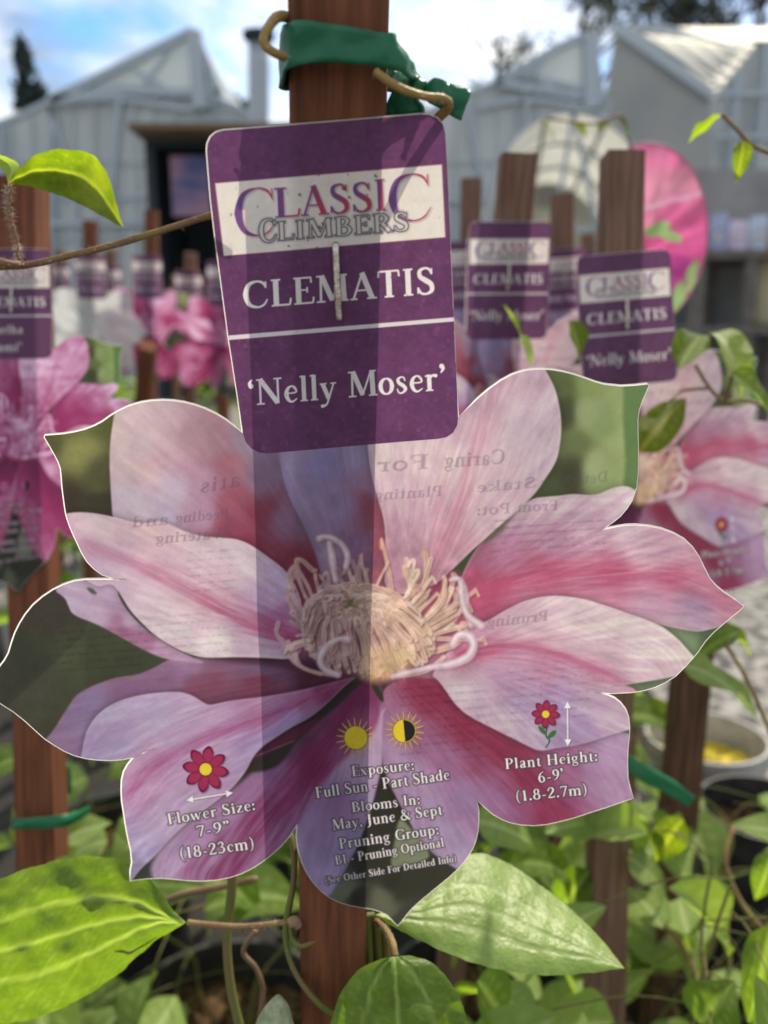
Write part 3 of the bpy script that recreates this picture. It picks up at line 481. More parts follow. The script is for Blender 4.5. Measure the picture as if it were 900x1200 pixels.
    # big pale curls
    for pts, w_ in [([(374, 631), (380, 629), (390, 631), (401, 639), (407, 651), (405, 665)], 8.5), ([(386, 637), (389, 655), (393, 680)], 8), ([(407, 749), (397, 749), (386, 755), (378, 764), (375, 776), (382, 785), (396, 791)], 9), ([(552, 732), (547, 718), (545, 700), (542, 684), (536, 678), (528, 680)], 8), ([(540, 682), (542, 705), (549, 722), (564, 733)], 9.5), ([(530, 756), (537, 745), (549, 745), (555, 756), (549, 769), (530, 778), (500, 783), (460, 793)], 10)]:
        n_ = len(pts)-1
        ww = [w_*(.60+.5*math.sin(math.pi*min(1, .18+k/n_*.72))+.13*r.randn()) for k in range(n_+1)]
        cv.chain([(x+1.5, y+2, w) for (x, y), w in zip(pts, ww)], (120, 70, 80), alpha=.3, soft=2)
        cv.chain([(x, y, w) for (x, y), w in zip(pts, ww)], (226, 206, 208), (206, 168, 178), soft=1.)
        cv.chain([(x-.8, y-1, w*.35) for (x, y), w in zip(pts, ww)], (248, 238, 236), alpha=.65, soft=1.2)
    i0, i1, j0, j1 = cv.win(315, 615, 575, 805)
    v = cv.img[j0:j1, i0:i1]; bl = v.copy()
    for ax in (0, 1): bl = (np.roll(bl, 1, ax)+2*bl+np.roll(bl, -1, ax))/4
    Xs, Ys = cv.grid((i0, i1, j0, j1))
    k = np.clip(1.25-np.hypot((Xs-440)/130., (Ys-715)/88.), 0, 1)[..., None]
    bl[:2] = v[:2]; bl[-2:] = v[-2:]; bl[:, :2] = v[:, :2]; bl[:, -2:] = v[:, -2:]
    v += (bl-v)*np.clip(k*4, 0, 1)*.5
    v *= 1+.16*fbm(Xs/11., Ys/11., 3)[..., None]*np.clip(k*3, 0, 1)
    return cv

def finish_flower(cv):
    for _ in range(2):         # the printed photograph is a little soft
        for ax in (0, 1): cv.img = (np.roll(cv.img, 1, ax)+2*cv.img+np.roll(cv.img, -1, ax))/4
    # show-through of the printing on the back, and the front lettering
    g = (96, 80, 100)
    def back(s_, right, left, cap, a=.42): text(cv, s_, right, left, cap, g, alpha=a*.85, soft=1.1, up=(0.07, -1))
    back('Caring', (592, 543), (520, 548), 17); back('For', (502, 549), (441, 553), 17)
    back('Detaching', (712, 564), (634, 571), 12); back('Stake', (628, 571), (558, 577), 12); back('From', (654, 598), (606, 600), 12); back('Pot:', (598, 601), (558, 604), 12)
    back('Planting', (518, 581), (438, 586), 12); back('Pruning', (642, 727), (570, 735), 12)
    back('atis', (283, 569), (234, 578), 17, .5)
    back('Feeding', (268, 607), (205, 613), 12, .5); back('and', (198, 614), (154, 618), 12, .45); back('Watering', (268, 630), (182, 637), 12, .5)
    X, Y = np.meshgrid(cv.xs, cv.ys)
    def rows(x0, x1, y0, y1, sp, a):     # rows of type too small to read, from the back
        m = np.clip(np.minimum(X-x0, x1-X)/12, 0, 1)*np.clip(np.minimum(Y-y0, y1-Y)/4, 0, 1)
        ph = (Y+X*.08)/sp
        k = np.clip(np.cos(ph*6.283)*1.6-.3, 0, 1)*np.clip(.55+1.6*vnoise(X/3.2, np.floor(ph+.5)*7.7), 0, 1)
        cv.img[:] *= (1-a*m*k)[..., None]
    rows(570, 720, 606, 650, 9, .10); rows(460, 575, 800, 890, 9.5, .10); rows(215, 285, 640, 700, 9, .09); rows(590, 700, 780, 850, 9.5, .09); rows(150, 290, 716, 770, 9, .07); rows(60, 180, 735, 790, 9, .09)
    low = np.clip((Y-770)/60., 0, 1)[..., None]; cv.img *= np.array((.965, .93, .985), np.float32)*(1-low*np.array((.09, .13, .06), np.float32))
    # flower-size symbol
    def daisy(cx, cy, R, n, rot, wd):
        for k in range(n):
            a = rot+k*2*math.pi/n; ux, uy = math.cos(a), math.sin(a)
            p = [(cx+ux*R*f-uy*R*wd*w_, cy+uy*R*f+ux*R*wd*w_) for f, w_ in [(.1, .2), (.4, .75), (.7, 1), (.92, .6), (1.02, 0), (.92, -.6), (.7, -1), (.4, -.75), (.1, -.2)]]
            cv.fill([(x+1.2, y+1.2) for x, y in catmull(p, 3, True)], (70, 40, 60), soft=1.2, alpha=.45)
            cv.fill(catmull(p, 3, True), (110, 14, 52), soft=.5); 
            q = [(cx+(x-cx)*.9, cy+(y-cy)*.9) for x, y in p]
            cv.fill(catmull(q, 3, True), (176, 36, 84), soft=1.2)
        c = [(cx+R*.32*math.cos(t*.5236), cy+R*.32*math.sin(t*.5236)) for t in range(12)]
        cv.fill(c, (110, 20, 50), soft=.8); c = [(cx+(x-cx)*.86, cy+(y-cy)*.86) for x, y in c]
        cv.fill(c, (244, 214, 36), soft=.6)
    daisy(241, 901.5, 27, 8, -1.42, .24)
    daisy(639.5, 837, 16.5, 8, -1.5, .25)
    cv.chain([(641, 851, 1.6), (640, 862, 1.8), (644, 868, 1.6), (640, 876, 1.2)], (44, 110, 52), (24, 70, 34), soft=.5)
    for p in ([(640, 862), (633, 858), (630, 850), (636, 852), (641, 860)], [(642, 866), (650, 863), (653, 855), (646, 857), (641, 864)]):
        cv.fill(chaikin(p, 1), (52, 120, 56), soft=.7)
    def arrow(a, b):
        a = np.array(a, float); b = np.array(b, float); u = (b-a)/np.hypot(*(b-a)); n = np.array([-u[1], u[0]])
        for off, col, al in ((1., (90, 76, 100), .5), (0, (240, 236, 236), 1.)):
            o = np.array([off, off])
            cv.chain([(*(a+o+u*3), 1.4), (*(b+o-u*3), 1.4)], col, alpha=al, soft=.5, sub=2)
            for e, d in ((a, u), (b, -u)):
                cv.fill([e+o, e+o+d*8+n*4, e+o+d*8-n*4], col, soft=.5, alpha=al)
    arrow((218.5, 938), (273, 929)); arrow((665, 822), (665.5, 874.5))
    def sun(cx, cy, half):
        for k in range(18):
            a = k*2*math.pi/18+.1
            cv.chain([(cx+14*math.cos(a), cy+14*math.sin(a), 2.1), (cx+23*math.cos(a), cy+23*math.sin(a), 1.1)], (238, 200, 60), (150, 110, 60), soft=.5, sub=2)
        c = [(cx+13.4*math.cos(t*.2618), cy+13.4*math.sin(t*.2618)) for t in range(24)]
        cv.fill([(cx+(x-cx)*1.07, cy+(y-cy)*1.07) for x, y in c], (150, 104, 40), soft=.7, alpha=.8)
        cv.fill(c, (244, 212, 26), soft=.5)
        if half:
            cv.fill([(cx-1.5, cy-13)]+[(cx+12.6*math.cos(t*.2618-1.57), cy+12.6*math.sin(t*.2618-1.57)) for t in range(13)]+[(cx+1, cy+13)], (38, 36, 44), soft=.5)
    sun(417, 864.5, False); sun(474, 856.5, True)
    Wt = (240, 236, 234); Hk = (62, 50, 66)
    def line(s_, a, b, cap, **k): text(cv, s_, a, b, cap, Wt, Hk, hw=k.pop('hw', 1.3), soft=.45, hsoft=.7, **k)
    line('Flower Size:', (197, 966.5), (300, 949), 13); line('7-9"', (231, 981), (271, 974), 13); line('(18-23cm)', (211, 1007), (299, 994), 13.5)
    line('Exposure:', (412.5, 910), (486, 902), 12.5); line('Full Sun - Part Shade', (370.5, 935.5), (527.5, 913.5), 13)
    line('Blooms In:', (412.5, 952), (493, 942), 12); line('May, June & Sept', (390, 973), (519, 954.5), 12.5)
    line('Pruning Group:', (398, 995), (515, 977.5), 12.5); line('B1 - Pruning Optional', (393.5, 1013.5), (521, 992), 11, hw=1.1)
    line('(See Other Side For Detailed Info)', (381.5, 1036), (535.5, 1009.5), 8, hw=1.1)
    line('Plant Height:', (592, 901.5), (701, 891.5), 12.5); line('6-9\u2019', (631, 917.5), (662, 912.5), 12.5); line('(1.8-2.7m)', (604.5, 939.5), (689, 930.5), 12.5)
    cv.img *= (1+.03*fbm(X/2.2, Y/2.2, 2)+.05*fbm(X/14., Y/14., 2))[..., None]
    return np.clip(cv.img, 0, 1)

def paint_label(sc):
    cv = Canvas(238, 130, 541, 535, sc)
    X, Y = np.meshgrid(cv.xs, cv.ys)
    k = fbm(X/16., Y/16., 3); k2 = fbm(X/5., Y/5., 3)
    pur = np.array((108, 60, 106), np.float32)/255.
    cv.img[:] = pur*(1+.10*k+.08*k2)[..., None]
    cv.img += (np.clip(fbm(X/7.+40, Y/7., 3)-.28, 0, 1)*.35*np.clip((Y-150)/60, 0, 1))[..., None]*np.array([.5, .35, .45])
    box = [(252.4, 215), (517.5, 193), (521.6, 277.8), (262.6, 299.6)]
    cx = sum(p[0] for p in box)/4; cy = sum(p[1] for p in box)/4
    cv.fill([(cx+(x-cx)*1.008, cy+(y-cy)*1.016) for x, y in box], (176, 110, 130), soft=.7, alpha=.7)
    cv.fill(box, lambda X, Y, d: np.array((232, 224, 216), np.float32)/255.*(1+.03*fbm(X/9, Y/9, 3))[..., None], soft=.5)
    cv.fill([(267.6, 393.2), (534, 371.6), (534.2, 376.4), (268.3, 398.4)], (226, 218, 222), soft=.5)
    up = (-.045, -1)
    def grad(x0, x1):
        def f(X, Y, D):
            t = np.clip((X-x0)/(x1-x0), 0, 1); t = (t*t*(3-2*t))[..., None]
            return np.array((112, 78, 152), np.float32)/255.*(1-t)+np.array((206, 58, 86), np.float32)/255.*t
        return f
    def logo(ch, a, b, cap, bold=0.):
        text(cv, ch, (a[0]+1.6, a[1]+1.6), (b[0]+1.6, b[1]+1.6), cap, (140, 130, 140), alpha=.55, soft=1.4, up=up, bold=bold)
        text(cv, ch, a, b, cap, grad(min(a[0], b[0]), max(a[0], b[0])), soft=.45, up=up, bold=bold)
    logo('C', (271.5, 280), (326.5, 275), 58, -.03)
    xs = [321, 353, 386, 412.5, 439, 455]
    for ch, a, b in zip('LASSI', xs[:-1], xs[1:]):
        ya = 255.5-(a-321)*.068; yb = 255.5-(b-321)*.068
        logo(ch, (a, ya), (b-1, yb), 35 if ch != 'I' else 37)
    logo('C', (451.5, 262.5), (509, 257.6), 57, -.03)
    # outlined lettering: dark line round a pale letter
    def outl(s_, a, b, cap):
        w, D, X, Y = text_sdf(cv, s_, a, b, cap, up=up, bold=.03)
        cv.blend(w, np.clip(.5-(D-2.6)/3., 0, 1)*.35, np.array((150, 146, 150), np.float32)/255.)
        cv.blend(w, np.clip(.5-(D-.7)/.9, 0, 1), np.array((84, 80, 84), np.float32)/255.)
        cv.blend(w, np.clip(.5-(D+.6)/.8, 0, 1), np.array((214, 208, 206), np.float32)/255.)
    outl('C', (303, 284.5), (325, 282.8), 27); outl('LIMBERS', (325, 281.8), (480, 269.8), 21.5)
    Wt = lambda X, Y, D: np.array((236, 230, 230), np.float32)/255.*(1+.03*fbm(X/6, Y/6, 2))[..., None]
    text(cv, 'CLEMATIS', (283.5, 362), (511, 344), 31.5, Wt, halo=(92, 58, 90), hw=.9, hsoft=1., up=up, bold=.012)
    text(cv, '\u2018Nelly Moser\u2019', (290, 475.5), (524, 456.5), 30, Wt, halo=(92, 58, 90), hw=.9, hsoft=1., up=up, bold=.008, track=.025)
    # grime flecks
    r = np.random.RandomState(11)
    for q in range(110):
        x = 250+r.rand()*275; y = 145+r.rand()*380
        if abs(x-395) > 60 and r.rand() < .55: continue
        rad = .4+r.rand()**3*1.5
        cv.chain([(x, y, rad), (x+r.randn()*1.2, y+r.randn()*1.2, rad*.7)], (74, 58, 52), alpha=.25+.5*r.rand(), soft=.7, sub=2)
    for (x, y, rad) in [(440, 206, 3), (441, 198, 2), (351, 228, 3), (402, 221, 3.4), (409, 231, 2.6), (374, 266, 3.2), (378, 262, 2.4), (338, 288, 2), (371, 290, 1.6), (319, 259, 2), (430, 228, 1.6)]:
        cv.chain([(x, y, rad), (x+1.5, y+1, rad*.6)], (92, 72, 58), alpha=.8, soft=.9, sub=2)
    cv.img *= (1+.025*fbm(X/2., Y/2., 2))[..., None]
    return np.clip(cv.img, 0, 1)
# ------------------------------------------------------------- helpers
CAMP = Vector((0, 0, CAM_H)); cp, sp = math.cos(R(PITCH)), math.sin(R(PITCH))
FWD = Vector((0, cp, -sp)); UPV = Vector((0, sp, cp)); RGT = Vector((1, 0, 0))
def P(px, py, D):                       # the place seen at photo pixel (px, py), D metres ahead
    return CAMP + (RGT*((px-450)/FPX) + UPV*((600-py)/FPX) + FWD)*D
def Wy(px, py, y):                      # ... or on the upright plane y metres ahead
    d = RGT*((px-450)/FPX) + UPV*((600-py)/FPX) + FWD
    return CAMP + d*(y/d.y)
def Gz(px, py, z=0.):                   # ... or at height z
    d = RGT*((px-450)/FPX) + UPV*((600-py)/FPX) + FWD
    return CAMP + d*((z-CAM_H)/d.z)

def put(name, me, parent=None, mat=None):
    o = bpy.data.objects.new(name, me); COL.objects.link(o)
    if parent is not None: o.parent = parent
    if mat is not None:
        me.materials.clear(); me.materials.append(mat)
    return o
def mesh(name, verts, faces, smooth=True):
    me = bpy.data.meshes.new(name); me.from_pydata([tuple(v) for v in verts], [], faces); me.update()
    if smooth: me.polygons.foreach_set('use_smooth', [True]*len(me.polygons))
    return me
def tag(o, label, cat, group=None, kind=None):
    if label: o['label'] = label
    if cat: o['category'] = cat
    if group: o['group'] = group
    if kind: o['kind'] = kind
    return o
def thing(name, loc, label, cat, group=None, rot=None):
    o = bpy.data.objects.new(name, None); COL.objects.link(o); o.empty_display_size = .02
    if rot is not None: o.matrix_world = Matrix.Translation(loc) @ rot.to_4x4()
    else: o.location = loc
    return tag(o, label, cat, group)
class MB:
    """collects geometry for one mesh"""
    def __init__(s): s.v = []; s.f = []
    def add(s, v, f):
        k = len(s.v); s.v += [Vector(a) for a in v]; s.f += [tuple(i+k for i in q) for q in f]
    def box(s, a, b):
        (x0, y0, z0), (x1, y1, z1) = a, b
        s.add([(x0, y0, z0), (x1, y0, z0), (x1, y1, z0), (x0, y1, z0), (x0, y0, z1), (x1, y0, z1), (x1, y1, z1), (x0, y1, z1)],
              [(0, 3, 2, 1), (4, 5, 6, 7), (0, 1, 5, 4), (1, 2, 6, 5), (2, 3, 7, 6), (3, 0, 4, 7)])
    def bar(s, a, b, w, h=None):           # square bar between two points
        a, b = Vector(a), Vector(b); h = h or w; d = (b-a).normalized()
        r = d.cross(Vector((0, 0, 1)) if abs(d.z) < .95 else Vector((0, 1, 0))).normalized(); u = r.cross(d)
        v = [p+r*(i*w/2)+u*(j*h/2) for p in (a, b) for i, j in ((-1, -1), (1, -1), (1, 1), (-1, 1))]
        s.add(v, [(3, 2, 1, 0), (4, 5, 6, 7), (0, 1, 5, 4), (1, 2, 6, 5), (2, 3, 7, 6), (3, 0, 4, 7)])
    def tube(s, pts, rad, n=8, sub=6, cap=True):
        pts = [Vector(p) for p in pts]; m = len(pts)
        rad = list(rad) if hasattr(rad, '__len__') else [rad]*m
        q = []; rr = []
        for i in range(m-1):
            a, b, c, d = pts[max(i-1, 0)], pts[i], pts[i+1], pts[min(i+2, m-1)]
            for k in range(sub):
                t = k/sub
                q.append(.5*(2*b+(c-a)*t+(2*a-5*b+4*c-d)*t*t+(3*b-a-3*c+d)*t**3)); rr.append(rad[i]+(rad[i+1]-rad[i])*t)
        q.append(pts[-1]); rr.append(rad[-1])
        v = []; f = []; u = None
        for i, p in enumerate(q):
            d = (q[min(i+1, len(q)-1)]-q[max(i-1, 0)])
            d = d.normalized() if d.length > 1e-9 else Vector((0, 0, 1))
            if u is None: u = d.orthogonal().normalized()
            u = (u-d*u.dot(d)).normalized(); w = d.cross(u)
            for k in range(n):
                a = 2*math.pi*k/n; v.append(p+(u*math.cos(a)+w*math.sin(a))*rr[i])
        for i in range(len(q)-1):
            for k in range(n): f.append((i*n+k, i*n+(k+1) % n, (i+1)*n+(k+1) % n, (i+1)*n+k))
        if cap: f += [tuple(range(n))[::-1], tuple(range((len(q)-1)*n, len(q)*n))]
        s.add(v, f); return q
    def build(s, name, mat, parent=None, smooth=False, loc=None):
        v = s.v
        if loc is not None: v = [a-Vector(loc) for a in v]
        o = put(name, mesh(name, v, s.f, smooth), parent, mat)
        if loc is not None: o.location = loc
        return o
def local(parent):                      # world -> parent's own space
    m = Matrix.Translation(parent.location) @ parent.rotation_euler.to_matrix().to_4x4()
    return m.inverted()

# ------------------------------------------------------------- materials
def mat(name, col, rough=.6, spec=.3, trans=0., tcol=None, noise=None, col2=None, bump=0., bscale=200., metal=0., stretch=(1, 1, 1), attr=None, detail=4., coords='Object', ramp=(.35, .65)):
    m = bpy.data.materials.new(name); m.use_nodes = True; t = m.node_tree; t.nodes.clear(); n = t.nodes.new; l = t.links.new
    o = n('ShaderNodeOutputMaterial'); p = n('ShaderNodeBsdfPrincipled')
    p.inputs['Roughness'].default_value = rough; p.inputs['Specular IOR Level'].default_value = spec; p.inputs['Metallic'].default_value = metal
    p.inputs['Base Color'].default_value = (*col, 1)
    c = n('ShaderNodeTexCoord'); mpn = n('ShaderNodeMapping'); mpn.inputs['Scale'].default_value = stretch; l(c.outputs[coords], mpn.inputs['Vector'])
    src = None
    if attr:
        a = n('ShaderNodeAttribute'); a.attribute_name = attr; src = a.outputs['Color']
    elif noise:
        z = n('ShaderNodeTexNoise'); z.inputs['Scale'].default_value = noise; z.inputs['Detail'].default_value = detail; l(mpn.outputs['Vector'], z.inputs['Vector'])
        r = n('ShaderNodeValToRGB'); r.color_ramp.elements[0].position = ramp[0]; r.color_ramp.elements[1].position = ramp[1]
        r.color_ramp.elements[0].color = (*col, 1); r.color_ramp.elements[1].color = (*(col2 or col), 1)
        l(z.outputs['Fac'], r.inputs['Fac']); src = r.outputs['Color']
    if src is not None: l(src, p.inputs['Base Color'])
    if bump:
        z2 = n('ShaderNodeTexNoise'); z2.inputs['Scale'].default_value = bscale; z2.inputs['Detail'].default_value = 3; l(mpn.outputs['Vector'], z2.inputs['Vector'])
        b = n('ShaderNodeBump'); b.inputs['Strength'].default_value = bump; b.inputs['Distance'].default_value = .001; l(z2.outputs['Fac'], b.inputs['Height']); l(b.outputs['Normal'], p.inputs['Normal'])
    sh = p.outputs['BSDF']
    if trans:
        tr = n('ShaderNodeBsdfTranslucent'); mi = n('ShaderNodeMixShader'); mi.inputs['Fac'].default_value = trans
        if src is not None and tcol is None: l(src, tr.inputs['Color'])
        elif src is not None:
            mm = n('ShaderNodeMix'); mm.data_type = 'RGBA'; mm.blend_type = 'MULTIPLY'; mm.inputs['Factor'].default_value = 1; l(src, mm.inputs['A']); mm.inputs['B'].default_value = (*tcol, 1); l(mm.outputs['Result'], tr.inputs['Color'])
        else: tr.inputs['Color'].default_value = (*(tcol or col), 1)
        l(sh, mi.inputs[1]); l(tr.outputs['BSDF'], mi.inputs[2]); sh = mi.outputs['Shader']
    l(sh, o.inputs['Surface'])
    return m
M = {}
M['print'] = mat('printed_card', (.5, .5, .5), .42, .22, trans=.37, attr='print', bump=.04, bscale=900)
M['edge'] = mat('cut_card_edge', (.90, .88, .85), .5, .3, trans=.75)
M['wood_grey'] = mat('faded_stake_wood', (.105, .058, .040), .8, .15, noise=60, col2=(.215, .130, .096), stretch=(6, 6, .35), bump=.5, bscale=160, detail=6, ramp=(.3, .72))
M['wood'] = mat('stained_cedar', (.080, .029, .016), .8, .15, noise=60, col2=(.205, .078, .040), stretch=(6, 6, .35), bump=.5, bscale=160, detail=6, ramp=(.3, .72))
M['wood_dark'] = mat('weathered_stake_wood', (.055, .030, .020), .85, .1, noise=60, col2=(.13, .07, .045), stretch=(6, 6, .35), bump=.5, bscale=160, detail=6)
M['staple'] = mat('rusty_steel', (.62, .60, .56), .30, .5, noise=420, col2=(.26, .17, .11), metal=.8, bump=.3, bscale=1500)
M['tape'] = mat('green_garden_tape', (.018, .17, .085), .38, .4, trans=.4, tcol=(.04, .50, .22), noise=120, col2=(.028, .21, .11), bump=.25, bscale=300)
M['tie'] = mat('green_plastic_tie', (.01, .16, .07), .4, .4, trans=.25, tcol=(.02, .30, .12))
M['stem'] = mat('vine_stem', (.17, .085, .05), .6, .25, noise=90, col2=(.22, .17, .055), bump=.4, bscale=900)
M['stem_green'] = mat('green_stem', (.10, .15, .03), .6, .25, noise=60, col2=(.17, .12, .05), trans=.15)
M['tendril'] = mat('golden_tendril', (.26, .17, .05), .5, .3, noise=90, col2=(.34, .22, .07), bump=.4, bscale=900, trans=.15)
M['stem_brown'] = mat('dry_stem', (.13, .08, .05), .75, .15, noise=80, col2=(.22, .15, .09), bump=.3)
M['hair'] = mat('stem_hair', (.75, .68, .60), .6, .2, trans=.5)
def leaf_mat(name, c1, c2, tcol, tr=.5, vein=(.30, .40, .14), spec=.35):
    """vein attribute 0..1 lightens the blade; cells between the veins come from noise"""
    m = mat(name, c1, .45, spec, trans=tr, tcol=None, noise=1, col2=c2, bump=.6, bscale=240)
    t = m.node_tree; n = t.nodes.new; l = t.links.new
    ramp = next(x for x in t.nodes if x.type == 'VALTORGB'); no = next(x for x in t.nodes if x.type == 'TEX_NOISE' and x.outputs['Fac'].links[0].to_node == ramp); no.inputs['Scale'].default_value = 110; no.inputs['Detail'].default_value = 6
    a = n('ShaderNodeAttribute'); a.attribute_name = 'vein'
    mx_ = n('ShaderNodeMix'); mx_.data_type = 'RGBA'; l(a.outputs['Fac'], mx_.inputs['Factor']); l(ramp.outputs['Color'], mx_.inputs['A']); mx_.inputs['B'].default_value = (*vein, 1)
    tco = next(x for x in t.nodes if x.type == 'TEX_COORD'); wn = n('ShaderNodeTexNoise'); wn.inputs['Scale'].default_value = 130; wm = n('ShaderNodeMix'); wm.data_type = 'RGBA'; wm.inputs['Factor'].default_value = .012
    l(tco.outputs['Object'], wn.inputs['Vector']); l(tco.outputs['Object'], wm.inputs['A']); l(wn.outputs['Color'], wm.inputs['B'])
    vo = n('ShaderNodeTexVoronoi'); vo.feature = 'DISTANCE_TO_EDGE'; vo.inputs['Scale'].default_value = 260; vo.inputs['Randomness'].default_value = 1; l(wm.outputs['Result'], vo.inputs['Vector'])
    vr = n('ShaderNodeMapRange'); vr.inputs['From Min'].default_value = 0; vr.inputs['From Max'].default_value = .28; vr.inputs['To Min'].default_value = 0; vr.inputs['To Max'].default_value = 1; l(vo.outputs['Distance'], vr.inputs['Value'])
    b2 = n('ShaderNodeBump'); b2.inputs['Strength'].default_value = .14; b2.inputs['Distance'].default_value = .0005; l(vr.outputs['Result'], b2.inputs['Height'])
    pb_ = next(x for x in t.nodes if x.type == 'BUMP' and x != b2); l(b2.outputs['Normal'], pb_.inputs['Normal'])
    vl = n('ShaderNodeMapRange'); vl.inputs['From Max'].default_value = .10; vl.inputs['To Min'].default_value = .10; vl.inputs['To Max'].default_value = 0; l(vo.outputs['Distance'], vl.inputs['Value'])
    ad = n('ShaderNodeMath'); ad.operation = 'MAXIMUM'; l(a.outputs['Fac'], ad.inputs[0]); l(vl.outputs['Result'], ad.inputs[1]); l(ad.outputs['Value'], mx_.inputs['Factor'])
    p = next(x for x in t.nodes if x.type == 'BSDF_PRINCIPLED'); tr_ = next(x for x in t.nodes if x.type == 'BSDF_TRANSLUCENT')
    l(mx_.outputs['Result'], p.inputs['Base Color'])
    mm = n('ShaderNodeMix'); mm.data_type = 'RGBA'; mm.blend_type = 'MULTIPLY'; mm.inputs['Factor'].default_value = 1; mm.inputs['B'].default_value = (*tcol, 1); l(mx_.outputs['Result'], mm.inputs['A']); l(mm.outputs['Result'], tr_.inputs['Color'])
    return m
M['leaf'] = leaf_mat('clematis_leaf', (.088, .152, .018), (.112, .180, .026), (2.45, 2.5, .7), .52)
M['leaf_pale'] = leaf_mat('pale_clematis_leaf', (.155, .245, .045), (.205, .30, .068), (2.7, 2.6, .9), .38, (.36, .44, .22), .5)
M['leaf_young'] = leaf_mat('young_yellow_leaf', (.060, .115, .010), (.16, .22, .02), (2.4, 2.3, .5), .58, (.30, .36, .09))
M['pot'] = mat('black_nursery_pot', (.012, .012, .013), .45, .4, noise=40, col2=(.03, .03, .03))
M['pot_grey'] = mat('grey_nursery_pot', (.24, .23, .21), .5, .35, noise=22, col2=(.40, .40, .40))
M['soil'] = mat('potting_bark', (.03, .018, .010), .95, .1, noise=90, col2=(.13, .08, .04), bump=1., bscale=120)
M['straw'] = mat('yellow_moss_mulch', (.34, .26, .03), .95, .1, noise=60, col2=(.60, .50, .08), bump=1., bscale=120)

# ------------------------------------------------------------- ground
gm = mat('nursery_gravel', (.06, .06, .06), .95, .15, noise=26, col2=(.26, .25, .24), bump=1., bscale=40, detail=5, ramp=(.42, .58), coords='Object')
g = mesh('ground', [(-600, -60, 0), (600, -60, 0), (600, 1200, 0), (-600, 1200, 0)], [(0, 1, 2, 3)], False)
go = put('ground', g, None, gm); tag(go, 'grey gravel ground of the nursery yard', None, kind='structure')
cm = mat('woven_ground_cloth', (.014, .014, .015), .9, .1, noise=300, col2=(.04, .038, .035), bump=.5, bscale=300)
cl = put('path', mesh('path', [(-3.2, -.5, .004), (.62, -.5, .004), (.55, 2.3, .004), (-3.2, 2.6, .004)], [(0, 1, 2, 3)], False), None, cm)
tag(cl, 'black ground cloth laid under the rows of pots', None, kind='structure')

# ------------------------------------------------------------- the main tag's plane
TILT, D0 = R(21.5), .2
ct, st = math.cos(TILT), math.sin(TILT)
UP_PL = (UPV*ct - FWD*st).normalized()         # up along the card, leaning towards the lens
BACK = (UPV*st + FWD*ct).normalized()          # away from the lens
PLROT = Matrix((RGT, BACK, UP_PL)).transposed()
def hit_cam(X, Y):
    dx = (X-450)/FPX; dy = (600-Y)/FPX
    s = (-ct*D0)/(-st*dy - ct)
    return dx*s, dy*s, -s                      # camera space
def plane_ab(X, Y):
    hx, hy, hz = hit_cam(X, Y)
    return hx, hy*ct + (hz+D0)*st
A0, B0 = plane_ab(397., 328.)                  # the staple is the tag's origin
def curl(a, b):
    """how far the card's wings bend back (metres, along the line of sight)"""
    w = np.clip((np.abs(a)-.016)/.05, 0, 1); w = w*w*(3-2*w)
    return w*(.0022*np.sin(b*55+a*30+.6)+.0012*np.sin(a*90-b*40))
def to_local(X, Y, off=0., bend=True):
    """photo pixels on the card -> tag space (x right, y back, z up the card)"""
    X = np.asarray(X, float); Y = np.asarray(Y, float)
    hx, hy, hz = hit_cam(X, Y)
    a = hx; b = hy*ct+(hz+D0)*st
    c = curl(a-A0, b-B0) if bend else 0.
    k = 1+c/np.sqrt(hx*hx+hy*hy+hz*hz)
    hx, hy, hz = hx*k, hy*k, hz*k
    a = hx; b = hy*ct+(hz+D0)*st; n = -(hy*(-st)+(hz+D0)*ct)
    return np.stack([a-A0, n+off, b-B0], -1)
def plane_world(px, py, off=0.):
    l_ = to_local(px, py, off, False); m = TAG_M
    return m @ Vector(tuple(l_))
org = CAMP + RGT*A0 + UP_PL*B0 + FWD*D0
TAG_M = Matrix.Translation(org) @ PLROT.to_4x4()

